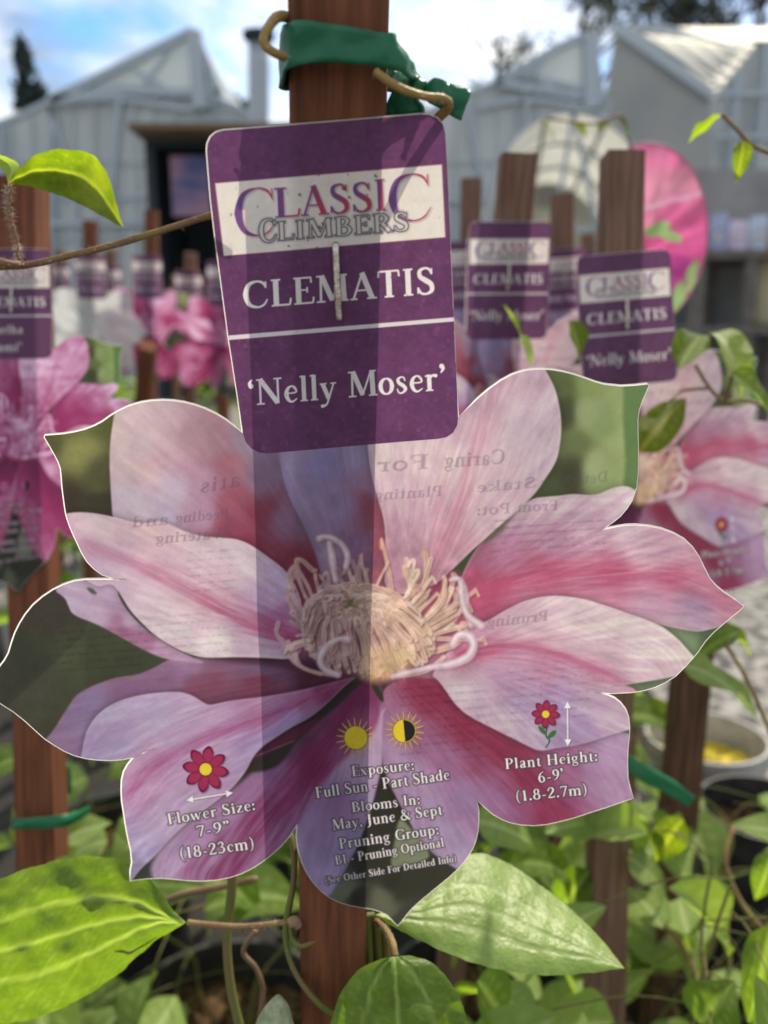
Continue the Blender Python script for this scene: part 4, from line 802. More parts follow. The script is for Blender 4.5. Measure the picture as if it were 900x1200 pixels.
def lin(c):
    c = np.clip(c, 0, 1)
    return np.where(c <= .04045, c/12.92, ((c+.055)/1.055)**2.4)
def printed_mesh(name, cv, img, poly, off=0., grow=0., bend=True, sat=None):
    sd = cv.sdf(np.array(poly, float), 3.5, (0, cv.W, 0, cv.H))-grow
    ins = sd < 0
    cell = ins[:-1, :-1] | ins[1:, :-1] | ins[:-1, 1:] | ins[1:, 1:]
    use = np.zeros_like(ins); use[:-1, :-1] |= cell; use[1:, :-1] |= cell; use[:-1, 1:] |= cell; use[1:, 1:] |= cell
    X, Y = np.meshgrid(cv.xs, cv.ys); X = X.astype(float).copy(); Y = Y.astype(float).copy()
    gy, gx = np.gradient(sd.astype(float)); gl = np.hypot(gx, gy)+1e-6
    o = use & ~ins
    stp = np.clip(sd[o], 0, 1.5)
    X[o] -= stp*gx[o]/gl[o]; Y[o] -= stp*gy[o]/gl[o]
    idx = np.full(ins.shape, -1, np.int64); idx[use] = np.arange(use.sum())
    v = to_local(X[use], Y[use], off, bend)
    j, i = np.nonzero(cell)
    q = np.stack([idx[j+1, i], idx[j+1, i+1], idx[j, i+1], idx[j, i]], -1).astype(np.int32)
    me = bpy.data.meshes.new(name)
    me.vertices.add(len(v)); me.vertices.foreach_set('co', v.astype(np.float32).ravel())
    me.loops.add(q.size); me.loops.foreach_set('vertex_index', q.ravel())
    me.polygons.add(len(q)); me.polygons.foreach_set('loop_start', np.arange(0, q.size, 4, dtype=np.int32)); me.polygons.foreach_set('loop_total', np.full(len(q), 4, np.int32))
    me.update(calc_edges=True)
    me.polygons.foreach_set('use_smooth', np.ones(len(q), bool))
    c = np.ones((len(v), 4), np.float32); g_ = img[use].mean(-1, keepdims=True); c[:, :3] = lin(g_+(img[use]-g_)*(sat or PRINT_SAT))*PRINT_GAIN
    at = me.color_attributes.new('print', 'FLOAT_COLOR', 'POINT'); at.data.foreach_set('color', c.ravel())
    return me
PRINT_GAIN, PRINT_SAT = .97, .76      # ink on card: a little duller than the artwork
SIL = RIM_R + RIM_L + LABEL_OUT[30:] + LABEL_OUT[:17]
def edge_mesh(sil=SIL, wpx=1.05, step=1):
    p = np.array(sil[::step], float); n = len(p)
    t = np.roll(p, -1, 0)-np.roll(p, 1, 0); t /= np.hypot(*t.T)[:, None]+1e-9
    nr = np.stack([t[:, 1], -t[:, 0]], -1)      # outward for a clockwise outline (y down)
    wv = np.clip(.9+.75*(-nr[:, 1])-.35*nr[:, 0], .45, 1.8)[:, None]*wpx     # white lip widened at the upper left in place of sunlight on the cut
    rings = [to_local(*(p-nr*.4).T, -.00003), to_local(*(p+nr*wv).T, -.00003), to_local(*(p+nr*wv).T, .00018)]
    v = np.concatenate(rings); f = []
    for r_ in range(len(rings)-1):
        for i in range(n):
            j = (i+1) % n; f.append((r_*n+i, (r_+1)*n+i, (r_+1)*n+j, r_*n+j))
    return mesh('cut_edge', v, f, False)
def staple_mesh():
    m = MB()
    top = Vector(tuple(to_local(393.5, 287, 0, False))); bot = Vector(tuple(to_local(397.5, 371, 0, False))); r_ = .00075
    f_ = Vector((0, -.0011, 0)); b_ = Vector((0, .006, 0)); d = (bot-top)
    m.tube([top+b_, top+f_*.2, top+f_+d*.025, top+f_*1.25+d*.25, top+f_*1.3+d*.6, bot+f_-d*.03, bot+f_*.2, bot+b_], r_, 10, 5)
    return mesh('staple', m.v, m.f, True)

print('painting the artwork')
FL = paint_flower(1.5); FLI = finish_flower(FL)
LB = paint_label(2.1)
LBC = Canvas(238, 130, 541, 535, 2.1)
def recolour(img, kind):
    if kind == 'magenta':
        l_ = img.mean(-1, keepdims=True); g_ = (img[..., 1:2] > img[..., 0:1]*.93).astype(np.float32)
        pk = np.array((.90, .30, .60), np.float32)*(.35+.75*l_); pl = np.array((.96, .78, .92), np.float32)*l_*1.25
        k = np.clip((l_-.52)*3.6, 0, 1)
        return np.clip((pk*(1-k)+pl*k)*(1-g_)+img*g_, 0, 1)
    if kind == 'pale':
        l_ = img.mean(-1, keepdims=True); return np.clip(.55+.42*l_*np.array((.97, 1, .98), np.float32), 0, 1)
    return img
class Sub: pass
def decimate(cv, img, k):
    s = Sub(); s.W = len(cv.xs[::k]); s.H = len(cv.ys[::k]); s.xs = cv.xs[::k]; s.ys = cv.ys[::k]
    s.win = lambda *a: None; s.sdf = lambda poly, R_, w: Canvas.sdf(s, poly, R_, w)
    # average k x k so the small print does not turn to specks
    H = (img.shape[0]//k)*k; W_ = (img.shape[1]//k)*k
    b = img.copy(); bb = img[:H, :W_].reshape(H//k, k, W_//k, k, 3).mean((1, 3)); r = img[::k, ::k].copy(); r[:bb.shape[0], :bb.shape[1]] = bb
    return s, r

# ---- the tag in front
tagT = thing('plant_tag', org, 'large sharp flower shaped tag with purple CLEMATIS panel, stapled to the nearest stake', 'plant tag', rot=PLROT)
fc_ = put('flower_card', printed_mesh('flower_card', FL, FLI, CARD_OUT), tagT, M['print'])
np_ = put('name_panel', printed_mesh('name_panel', LBC, LB, LABEL_OUT, -.00004, .35, sat=.88), tagT, M['print'])
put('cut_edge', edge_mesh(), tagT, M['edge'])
put('staple', staple_mesh(), tagT, M['staple'])

# ---- stakes
def stake(label, top, bottom, w, m, group='wooden stakes of the potted climbers', rot_hint=None, name='wooden_stake', dep=None):
    """square sawn stake from world point bottom to world point top (centre of its front face)"""
    top, bottom = Vector(top), Vector(bottom); ax = (top-bottom); Ln = ax.length; z = ax.normalized()
    y = Vector((0, 1, 0)) if rot_hint is None else Vector(rot_hint); y = (y-z*y.dot(z)).normalized(); x = y.cross(z)
    t = thing(name, bottom, label, 'stake', group, rot=Matrix((x, y, z)).transposed())
    dep = dep or w; b = bmesh.new(); rnd = random.Random(int(Ln*1e5) % 977)
    nz = 40; ring = []
    for i in range(nz+1):
        zz = Ln*i/nz; q = w*.012
        ring.append([b.verts.new((sx*w/2+rnd.uniform(-q, q), (0 if sy < 0 else dep)+rnd.uniform(-q, q), zz)) for sx, sy in ((-1, -1), (1, -1), (1, 1), (-1, 1))])
    for i in range(nz):
        for k in range(4): b.faces.new((ring[i][k], ring[i][(k+1) % 4], ring[i+1][(k+1) % 4], ring[i+1][k]))
    b.faces.new(ring[0][::-1]); b.faces.new(ring[-1])
    le = [e for e in b.edges if abs((e.verts[0].co-e.verts[1].co).normalized().z) > .9]
    bmesh.ops.bevel(b, geom=le, offset=w*.035, segments=1, affect='EDGES')
    me = bpy.data.meshes.new('post'); b.to_mesh(me); b.free()
    put('post', me, t, m); return t
# main: its front face lies just behind the card
off = .0009
pt = TAG_M @ Vector(tuple(to_local(396.5, -60, off, False)))
pb0 = TAG_M @ Vector(tuple(to_local(389.5, 1130, off, False)))
dv = (pb0-pt); k_ = (pt.z-.03)/(-dv.z); pb = pt+dv*k_
wl = to_local(np.array([338., 455.]), np.array([60., 60.]), off, False); SW = float(wl[1, 0]-wl[0, 0])
stake('reddish brown sawn wooden stake behind the big sharp plant tag, tied with green tape', pt, pb, SW, M['wood'], rot_hint=BACK)

# ------------------------------------------------------------- leaves
def leaf_shape(L_, seed, curve=.12, fold=.18, wave=.05, nu=14, nv=8, plump=.5):
    """one ovate, pointed blade, length 1 along +x, width 1 across y; z up"""
    rnd = random.Random(seed); v = []; f = []; vein = []
    sk = rnd.uniform(-.05, .05); ph = rnd.uniform(0, 6)
    for i in range(nu+1):
        u = i/nu
        w = (math.sin(math.pi*min(1, u**.62*1.0))**.85)*(1-.55*max(0, u-.55)**1.3) if u < 1 else 0
        w = max(w*.5, .004 if u < .02 else 0.002)
        for j in range(nv+1):
            s = j/nv*2-1
            y = s*w+sk*math.sin(math.pi*u)*.6
            z = -curve*4*(u-.35)**2*.5+fold*abs(s)*w+wave*math.sin(u*9+ph+s*1.5)*abs(s)*w-.12*curve*u
            v.append((u, y, z*.8))
            vv = math.exp(-(s/.07)**2)*.8
            side = abs(((u-.45*abs(s))*7) % 1-.5)
            vein.append(min(1, vv+(.35 if side < .12 and abs(s) < .9 else 0)))
    for i in range(nu):
        for j in range(nv): a = i*(nv+1)+j; f.append((a, a+nv+1, a+nv+2, a+1))
    me = mesh('leaf', v, f)
    at = me.attributes.new('vein', 'FLOAT', 'POINT'); at.data.foreach_set('value', vein)
    return me
LEAFS = {}
for k_, m_ in (('g', 'leaf'), ('p', 'leaf_pale'), ('y', 'leaf_young')):
    LEAFS[k_] = []
    for s_ in range(5):
        me = leaf_shape(1, s_*7+len(k_), curve=[.1, .25, .35, .05, .18][s_], fold=[.25, .1, .35, .15, .5][s_], wave=.12)
        me.materials.append(M[m_]); LEAFS[k_].append(me)
def place_leaf(parent, base, tip, width, normal, kind='g', i=0, name='leaf'):
    base, tip = Vector(base), Vector(tip); x = tip-base; L_ = x.length; x.normalize()
    z = Vector(normal); z = (z-x*z.dot(x)); z = z.normalized() if z.length > 1e-6 else x.orthogonal().normalized(); y = z.cross(x)
    o = bpy.data.objects.new(name, LEAFS[kind][i % 5]); COL.objects.link(o); o.parent = parent
    m = Matrix.Translation(base) @ Matrix((x*L_, y*width, z*L_)).transposed().to_4x4()
    o.matrix_basis = local(parent) @ m
    return o

def loft_leaf(name, parent, A, B, DA, bulge, m, nu=60, nv=26, veins=(), vw=.05, seed=0, crinkle=.0006, tilt=(0., 0.)):
    """a close-up blade between two edges A and B, both photo pixels from base to tip; DA: depth at base, middle, tip"""
    a = catmull(A, 12); b = catmull(B, 12)
    def res(p):
        l_ = np.r_[0, np.cumsum(np.hypot(*np.diff(p, axis=0).T))]; t = np.linspace(0, l_[-1], nu+1)
        return np.stack([np.interp(t, l_, p[:, 0]), np.interp(t, l_, p[:, 1])], -1)
    a, b = res(a), res(b); v = []; f = []; vein = []; rj = np.random.RandomState(seed+1)
    for e_ in (a, b):
        j_ = rj.randn(nu+1, 2)*.3+np.sin(np.arange(nu+1)*.9+seed)[:, None]*.5; j_[:3] = 0; j_[-3:] = 0; e_ += j_
    W_ = np.hypot(*(a-b).T).max()
    for i in range(nu+1):
        u = i/nu; D = np.interp(u, [0, .5, 1], DA)
        wu = np.hypot(*(a[i]-b[i]))/W_
        for j in range(nv+1):
            s = j/nv; q = a[i]*(1-s)+b[i]*s; D = np.interp(u, [0, .5, 1], DA)+(tilt[0]*(1-s)+tilt[1]*s)*wu
            vn = 0.
            for c, sprd in veins:             # palmate veins: position across the blade, bowing out then back
                pos = .5+(c-.5)*(math.sin(math.pi*min(1, u*1.02))**.6)*sprd
                pos = .5+(c-.5)*sprd*min(1, u*4) if sprd == 1 else pos
                vn = max(vn, math.exp(-((s-pos)*wu/vw)**2)*(1-.6*u))
            # side veins as a net
            nz = float(fbm(np.array(q[0]/9.+seed), np.array(q[1]/9.), 2)); n2 = float(fbm(np.array(q[0]/26.+seed), np.array(q[1]/26.), 2))
            ridge = max(0, 1-abs(nz)*11)*.20
            sv = abs(((u*8.5-abs(s-.5)*2.6+.12*n2) % 1)-.5); ridge = max(ridge, max(0, 1-sv/.055)*.34*min(1, abs(s-.5)*6))
            dd = D+bulge*(1-(2*s-1)**2)*math.sin(math.pi*min(1, u*.9+.08))-crinkle*(.35*abs(nz)+1.7*n2)*wu+vn*.0007
            v.append(P(q[0], q[1], dd)); vein.append(min(1, vn*1.0+ridge*wu))
    for i in range(nu):
        for j in range(nv): k = i*(nv+1)+j; f.append((k, k+nv+1, k+nv+2, k+1))
    il = local(parent); me = mesh(name, [il @ p for p in v], f)
    at = me.attributes.new('vein', 'FLOAT', 'POINT'); at.data.foreach_set('value', vein)
    o = put(name, me, parent, m); return o
def hairs(mb_pts, rad, n, length, seed, parent, name='stem_hair'):
    """fine short hairs along a stem, one mesh"""
    rnd = random.Random(seed); m = MB()
    for _ in range(n):
        i = rnd.randrange(1, len(mb_pts)-1); p = mb_pts[i].lerp(mb_pts[i+1], rnd.random()); d = (mb_pts[i+1]-mb_pts[i-1]).normalized()
        o = d.orthogonal().normalized(); o.rotate(Matrix.Rotation(rnd.uniform(0, 6.283), 3, d)); o = (o+d*rnd.uniform(-.4, .4)).normalized()
        q = d.cross(o).normalized()*.00006; a = p+o*rad*.8; e = a+o*length*rnd.uniform(.5, 1.2)+Vector((rnd.gauss(0, 1), rnd.gauss(0, 1), rnd.gauss(0, 1)))*length*.15
        m.add([a-q, a+q, e], [(0, 1, 2)])
    return m
def px_r(px, D): return px*D/FPX

# ------------------------------------------------------------- the clematis in front
vine = thing('climbing_clematis', (pb.x+.03, pb.y+.02, .18), 'hairy stemmed climbing clematis twining round the nearest stake behind the big tag, broad bright leaves', 'climbing plant')
iv = local(vine)
def vine_part(name, paths, m, hair=0, hl=.0012, smooth=True, seed=0):
    b = MB(); hm = []
    for pts, rad in paths:
        q = b.tube([P(*p) for p in pts], [px_r(r_, p[2]) for r_, p in zip(rad, pts)], 10, 7)
        if hair: hm.append(hairs(q, px_r(sum(rad)/len(rad), pts[0][2]), int(hair*len(q)), hl, seed+len(hm), vine))
    b.v = [iv @ p for p in b.v]
    o = b.build(name, m, vine, smooth)
    for h in hm:
        h.v = [iv @ p for p in h.v]; h.build('stem_hair', M['hair'], o)
    return o
# stem from the left, behind the panel, looping the stake under the tape
vine_part('stem', [([(-40, 318, .176), (0, 313, .176), (30, 311, .177), (75, 301, .178), (130, 288, .179), (190, 270, .179), (250, 251, .180), (300, 235, .184)], (4, 4, 4.2, 4, 4, 4, 4.2, 4.2))], M['stem'], 7, .0011, seed=3)
vine_part('stem', [([(-12, 303, .173), (10, 309, .1735), (24, 310, .1755)], (5, 4.5, 4.))], M['stem'], 4, .0011, seed=9)
vine_part('stem', [([(347, 28, .172), (336, 20, .166), (325, 20, .162), (316, 30, .159), (309, 45, .158), (312, 55, .158), (322, 62, .158), (334, 67, .160)], (6, 6, 6.2, 6, 5.6, 5.4, 5.2, 5)),
                   ], M['tendril'], 1, .0008, seed=21)
vine_part('stem', [([(440, 84, .162), (456, 96, .1615), (475, 106, .162), (498, 113, .164), (517, 115, .166), (525, 120, .168), (524, 128, .17), (512, 140, .173), (490, 170, .177), (470, 210, .182)], (5.2, 5.2, 5, 4.8, 5, 5.6, 6, 6, 6, 6))], M['tendril'], 1.5, .0008, seed=23)
# leaf stalk and leaf at the upper left
vine_part('stem', [([(24, 308, .1765), (19, 285, .176), (12, 258, .1745), (9, 235, .174), (10, 218, .174)], (3.6, 3.4, 3.2, 3.2, 3))], M['stem'], 12, .0015, seed=5)
loft_leaf('leaf', vine, [(9, 216), (22, 198), (45, 180), (72, 175), (104, 179), (122, 197), (133, 226), (139, 248), (144.5, 267)], [(9, 216), (28, 217), (50, 223), (72, 230), (93, 239), (112, 249), (126, 257), (136, 263), (144.5, 267)], (.1745, .1745, .169), .004, M['leaf_young'], 44, 22, ((.5, 1),), .04, 3, .0004)
loft_leaf('leaf', vine, [(10, 216), (4, 200), (-8, 188), (-25, 184), (-60, 190)], [(10, 216), (16, 205), (24, 195), (14, 187), (-10, 180), (-60, 188)], (.1745, .177, .178), .002, M['leaf_pale'], 24, 12, ((.5, 1),), .05, 6)
# big lower-left leaf
loft_leaf('leaf', vine, [(218, 1081), (203, 1066), (188, 1046), (166, 1020), (140, 1008), (112, 1003), (80, 1006), (45, 1014), (0, 1030), (-60, 1058), (-130, 1110)], [(218, 1081), (200, 1092), (182, 1103), (160, 1122), (138, 1142), (112, 1160), (80, 1178), (45, 1192), (0, 1200), (-60, 1192), (-130, 1110)], (.262, .270, .285), -.005, M['leaf'], 76, 40, ((.5, 1), (.26, .9), (.74, .9)), .016, 11, .0014, (-.006, .004))
vine_part('leaf_scar', [([(136, 1110, .2655), (145, 1113, .2650), (152, 1116, .2650), (162, 1110, .2648), (174, 1101, .2645), (186, 1094, .2645)], (.8, 1.6, 1.8, 1.3, 1.2, .6))], M['stem_brown'])
q_ = vine_part('stem', [([(220, 1081, .2615), (245, 1084, .260), (280, 1086, .258), (310, 1084, .255), (338, 1080, .253)], (3.6, 3.8, 3.6, 3.4, 3.4))], M['stem'], 10, .0009, seed=31)
# right lower leaf
loft_leaf('leaf', vine, [(440, 1072), (470, 1058), (500, 1036), (528, 1010), (558, 1000), (590, 1009), (622, 1029), (655, 1054), (686, 1081), (711, 1108), (732, 1135)], [(440, 1072), (455, 1082), (472, 1092), (496, 1104), (520, 1115), (550, 1127), (580, 1135), (615, 1141), (655, 1143), (692, 1140), (732, 1135)], (.262, .268, .262), -.0045, M['leaf_pale'], 70, 30, ((.5, 1), (.76, .8), (.24, .8)), .014, 27, .00045, (.024, -.012))
vine_part('stem', [([(438, 1072, .262), (415, 1076, .258), (390, 1088, .2535), (368, 1102, .2515), (352, 1108, .2515), (342, 1098, .2535), (340, 1080, .2535)], (3.4, 3.6, 3.8, 3.8, 3.6, 3.4, 3.4))], M['stem_green'], 2, .0008, seed=33)
# lowest leaf hanging under the tag
loft_leaf('leaf', vine, [(463, 1121), (445, 1124), (425, 1134), (408, 1150), (396, 1172), (388, 1200), (392, 1235), (440, 1275), (485, 1300)], [(463, 1121), (485, 1120), (508, 1130), (526, 1148), (540, 1172), (548, 1200), (546, 1240), (525, 1275), (485, 1300)], (.246, .240, .244), -.004, M['leaf'], 50, 34, ((.5, 1), (.2, .85), (.8, .85)), .012, 41, .0011)
vine_part('stem', [([(463, 1121, .246), (460, 1105, .249), (452, 1090, .256), (440, 1078, .262)], (4, 4.2, 4, 3.6))], M['stem'], 6, .0009, seed=35)
# twining stems beside the stake and the pale bud below
vine_part('stem', [([(334, 960, .262), (342, 985, .258), (345, 1010, .2555), (343, 1040, .2545), (338, 1066, .2535), (334, 1090, .2535), (338, 1120, .2535), (352, 1150, .2535), (378, 1180, .2525), (410, 1200, .254)], (3.6, 4, 3.6, 3.4, 4.2, 3.4, 3.2, 3.4, 3.6, 3.8))], M['stem_green'], 1, .0007, seed=37)
vine_part('stem', [([(268, 960, .285), (272, 1030, .283), (268, 1075, .281), (266, 1110, .279), (271, 1160, .277), (284, 1215, .275)], (5.4, 5.6, 5.4, 5.2, 5.4, 5.6))], M['stem_green'])
vine_part('stem', [([(300, 1090, .30), (285, 1115, .30), (300, 1135, .30), (308, 1165, .30), (300, 1215, .30)], (3, 3, 3, 3, 3)), ], M['stem_brown'])
vine_part('stem', [([(180, 1062, .34), (215, 1048, .335), (255, 1040, .33), (300, 1030, .32)], (4, 4.5, 4, 4))], M['stem_brown'])
for x0, xx in ((430, 432), (441, 443), (452, 452)):
    vine_part('stem', [([(x0, 1060, .2795), (xx, 1100, .279), (xx+2, 1150, .278), (xx, 1230, .277)], (5, 5, 4.6, 4.6))], M['stem_green'])
bd = MB(); bq = [P(326, 1166, .25), P(325, 1182, .25), P(322, 1205, .25), P(320, 1235, .25)]
bd.tube(bq, [px_r(r_, .25) for r_ in (1.5, 15, 24, 18)], 18, 8); bd.v = [iv @ (p+Vector((0, 0, 0))) for p in bd.v]
bo = bd.build('flower_bud', mat('felted_bud', (.30, .36, .20), .9, .1, noise=400, col2=(.50, .54, .38), trans=.3, bump=1., bscale=1500), vine, True)
hq = [bq[0].lerp(bq[3], t/20) for t in range(21)]
vine_part('stem', [([(338, 1083, .2465), (345, 1080, .2470), (350, 1086, .2475)], (5.5, 7, 5.))], M['stem_brown'])

# ------------------------------------------------------------- green tape round the stake
tp = thing('plant_tie', plane_world(396, 70, .005), 'flat green garden tape knotted round the top of the nearest stake, above the purple panel', 'plant tie')
def ribbon(name, rows, m, parent, thick=.0005, sub=8):
    """rows: (top point, bottom point) in world space, smoothed along the ribbon"""
    il = local(parent)
    T = [Vector(a) for a, b in rows]; B = [Vector(b) for a, b in rows]; n = len(rows)
    def cr_(p, i, t):
        a, b, c, d = p[max(i-1, 0)], p[i], p[i+1], p[min(i+2, n-1)]
        return .5*(2*b+(c-a)*t+(2*a-5*b+4*c-d)*t*t+(3*b-a-3*c+d)*t**3)
    tt = []; 
    for i in range(n-1):
        for k in range(sub): tt.append((cr_(T, i, k/sub), cr_(B, i, k/sub)))
    tt.append((T[-1], B[-1])); nv = 6; v = []; f = []
    for i, (a, b) in enumerate(tt):
        for j in range(nv+1):
            s = j/nv; p = a.lerp(b, s); d = (tt[min(i+1, len(tt)-1)][0]-tt[max(i-1, 0)][0])
            nn = d.cross(b-a); nn = nn.normalized() if nn.length > 1e-9 else Vector((0, -1, 0))
            p = p+nn*(.00035*math.sin(s*math.pi*2.2+i*.11)+.0002*math.sin(i*.5+s*5)+.0007*float(fbm(np.array(i*.21+len(rows)), np.array(s*3.+i*.05), 3)))
            v.append(il @ p)
    for i in range(len(tt)-1):
        for j in range(nv): k = i*(nv+1)+j; f.append((k, k+1, k+nv+2, k+nv+1))
    me = mesh(name, v, f); o = put(name, me, parent, m)
    md = o.modifiers.new('thickness', 'SOLIDIFY'); md.thickness = thick; md.offset = 0
    return o
fd = .163
ribbon('band', [(P(352, 44, .184), P(352, 104, .186)), (P(336, 38, .176), P(331, 106, .178)), (P(330.5, 33, .168), P(328.5, 98, .169)), (P(336, 27.5, .1625), P(335, 84, .1630)), (P(350, 25, .1605), P(352, 76, .1620)), (P(385, 28, .1600), P(390, 73.5, .1615)), (P(420, 34, .1600), P(425, 76.5, .1615)), (P(448, 38.5, .1605), P(450, 79.5, .1620)), (P(464, 41, .1615), P(470, 84, .1625)), (P(474, 60, .1645), P(484, 92, .1650)), (P(482, 70, .168), P(487, 96, .168)), (P(484, 92, .172), P(484, 100, .171))], M['tape'], tp)
ribbon('knot', [(P(472, 86, .178), P(462, 112, .176)), (P(482, 88, .174), P(478, 106, .173)), (P(492, 92, .170), P(490, 106, .170)), (P(502, 97, .173), P(500, 112, .173)), (P(507, 98, .178), P(503, 118, .178))], mat('folded_tape', (.02, .16, .09), .35, .5, trans=.5, tcol=(.25, .55, .38)), tp)
ribbon('tail', [(P(497, 100, .1715), P(494, 114, .172)), (P(510, 92, .169), P(505, 122, .170)), (P(530, 98, .1695), P(523, 131, .1705)), (P(552.5, 107, .170), P(540, 141, .171))], M['tape'], tp)
ribbon('tail', [(P(456, 100, .176), P(453, 136, .175)), (P(468, 98, .174), P(468, 136, .174)), (P(482, 98, .172), P(488, 133, .172)), (P(490, 110, .170), P(496, 136, .1705))], M['tape'], tp)
ribbon('loop', [(P(462, 84, .178), P(458, 116, .18)), (P(474, 82, .182), P(476, 118, .182)), (P(488, 80, .186), P(490, 108, .186)), (P(470, 70, .190), P(470, 108, .190)), (P(440, 62, .190), P(440, 104, .190)), (P(390, 52, .188), P(392, 100, .188)), (P(352, 46, .1855), P(352, 102, .1875))], M['tape'], tp)

# ------------------------------------------------------------- other tags
fk, fki = decimate(FL, FLI, 4); lk, lki = decimate(LBC, LB, 3)
CARD_ME = {k: printed_mesh('flower_card', fk, recolour(fki, k), CARD_OUT, bend=True, sat=.92 if k == 'magenta' else None) for k in ('pink', 'magenta', 'pale')}
for m_ in CARD_ME.values(): m_.materials.append(M['print'])
PANEL_ME = printed_mesh('name_panel', lk, lki, LABEL_OUT, -.0001, .4); PANEL_ME.materials.append(M['print'])
def two_line_panel():
    cv = Canvas(238, 130, 541, 535, 1.2); X, Y = np.meshgrid(cv.xs, cv.ys); cv.img[:] = np.array((112, 62, 106), np.float32)/255.
    # the same head as the other panels, sampled from the sharp artwork
    jj = np.clip(((cv.ys-130)*2.1).astype(int), 0, LB.shape[0]-1); ii = np.clip(((cv.xs-238)*2.1).astype(int), 0, LB.shape[1]-1)
    s_ = LB[np.ix_(jj, ii)]; cv.img[:] = np.where((Y < 402-(X-268)*.082)[..., None], s_, cv.img)
    text(cv, '\u2018Dcarlha', (292, 452), (440, 440), 27, (232, 226, 228), up=(-.045, -1)); text(cv, 'Cami\u2019', (330, 505), (440, 496), 27, (232, 226, 228), up=(-.045, -1))
    return printed_mesh('name_panel', cv, np.clip(cv.img, 0, 1), LABEL_OUT, -.0001, .4)
PANEL2_ME = two_line_panel(); PANEL2_ME.materials.append(M['print'])
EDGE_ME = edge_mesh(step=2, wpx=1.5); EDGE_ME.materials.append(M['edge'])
ST_ME = staple_mesh(); ST_ME.materials.append(M['staple'])
def tag_copy(label, st_, px, py, roll, scale=1., kind='pink', panel=None):
    """at_: world point of the staple; the tag hangs on the front of its stake"""
    a, b = st_; at_ = on_stake(a, b, px, py); z = (a-b).normalized(); y = Vector((0, 1, 0)); y = (y-z*y.dot(z)).normalized(); x = y.cross(z)
    at_ = at_-y*.0012; Rm = Matrix((x, y, z)).transposed() @ Matrix.Rotation(R(roll), 3, 'Y')
    t = thing('plant_tag', at_, label, 'plant tag', 'flower shaped plant tags', rot=Rm)
    t.scale = (scale, scale, scale)
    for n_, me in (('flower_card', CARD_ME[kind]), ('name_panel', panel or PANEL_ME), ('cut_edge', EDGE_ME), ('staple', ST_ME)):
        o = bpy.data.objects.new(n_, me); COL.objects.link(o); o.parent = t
    return t
tag(tagT, None, None, 'flower shaped plant tags')

def row_stake(label, x_top, y_top, x_bot, y_bot, D, w=.019, m='wood', Db=None):
    a = P(x_top, y_top, D); b = P(x_bot, y_bot, Db or D*1.06)
    b = a+(b-a)*((a.z-.05)/(a.z-b.z)); return stake(label, a, b, w, M[m]), a, b
def on_stake(a, b, px, py, dy=0.):
    # point on a stake's front at the height seen at pixel row py
    best = min((a.lerp(b, t/400) for t in range(401)), key=lambda p: abs(600-FPX*((p-CAMP).dot(UPV)/(p-CAMP).dot(FWD))-py))
    return best+Vector(((px-(450+FPX*(best-CAMP).x/(best-CAMP).dot(FWD)))*(best-CAMP).dot(FWD)/FPX, dy, 0))
s1, a1, b1 = row_stake('brown wooden stake with a flat top, standing beside the half round pink sign', 735, 175, 717, 1000, .43, .019, 'wood_grey')
tag_copy('blurred pink flower tag with purple panel on the stake beside the half round pink sign', (a1, b1), 734, 366, -.5, .99)
s2, a2, b2 = row_stake('leaning brown stake with a square top, just right of the big purple panel', 610, 179, 590, 420, .455, .019, 'wood_grey')
tag_copy('blurred pink flower tag with purple panel on the leaning stake next to the big panel', (a2, b2), 596, 322, 1.5, .93)
s3, a3, b3 = row_stake('slim blurred brown stake touching the right edge of the big purple panel', 553, 208, 548, 500, .83, .019, 'wood_grey')
tag_copy('far blurred plant tag mostly hidden behind the edge of the big purple panel', (a3, b3), 549, 318, 2, .97)
s4, a4, b4 = row_stake('short blurred stake between the two purple panels at the right', 661, 226, 660, 500, .80, .019, 'wood_grey')
tag_copy('blurred plant tag half hidden between the two nearer purple panels at the right', (a4, b4), 662, 325, 3, .85)
s5, a5, b5 = row_stake('dark weathered stake without a panel, in front of the pots at the lower right', 838, 560, 806, 900, .56, .0215, 'wood_dark')
s6, a6, b6 = row_stake('reddish stake at the left edge of the picture, tied low with a green strip', 17, 205, 38, 900, .42, .0195, Db=.43)
tag_copy('magenta flower tag with purple panel at the left edge, two lines of name', (a6, b6), 16, 350, 5.2, .80, 'magenta', PANEL2_ME)
s7, a7, b7 = row_stake('small far stake left of the dark doorway with a lit side', 104, 258, 104, 480, 1.34)
tag_copy('small far white flower tag with purple panel, left of the dark doorway', (a7, b7), 107, 322, 2, 1., 'pale')
s8, a8, b8 = row_stake('small far stake below the dark doorway, behind the thin vine', 176, 246, 174, 480, 1.36)
tag_copy('small far bright pink flower tag with purple panel, in front of the dark doorway', (a8, b8), 173, 322, 2, 1., 'magenta')
s9, a9, b9 = row_stake('small far stake hidden mostly by the left edge of the big purple panel', 262, 250, 260, 480, 1.3)
tag_copy('small far pink flower tag cut off by the left edge of the big purple panel', (a9, b9), 262, 330, 2, 1., 'magenta')
s10, a10, b10 = row_stake('plain far stake low in the gap between the left edge flower and the big tag', 170, 410, 166, 470, 1.05)

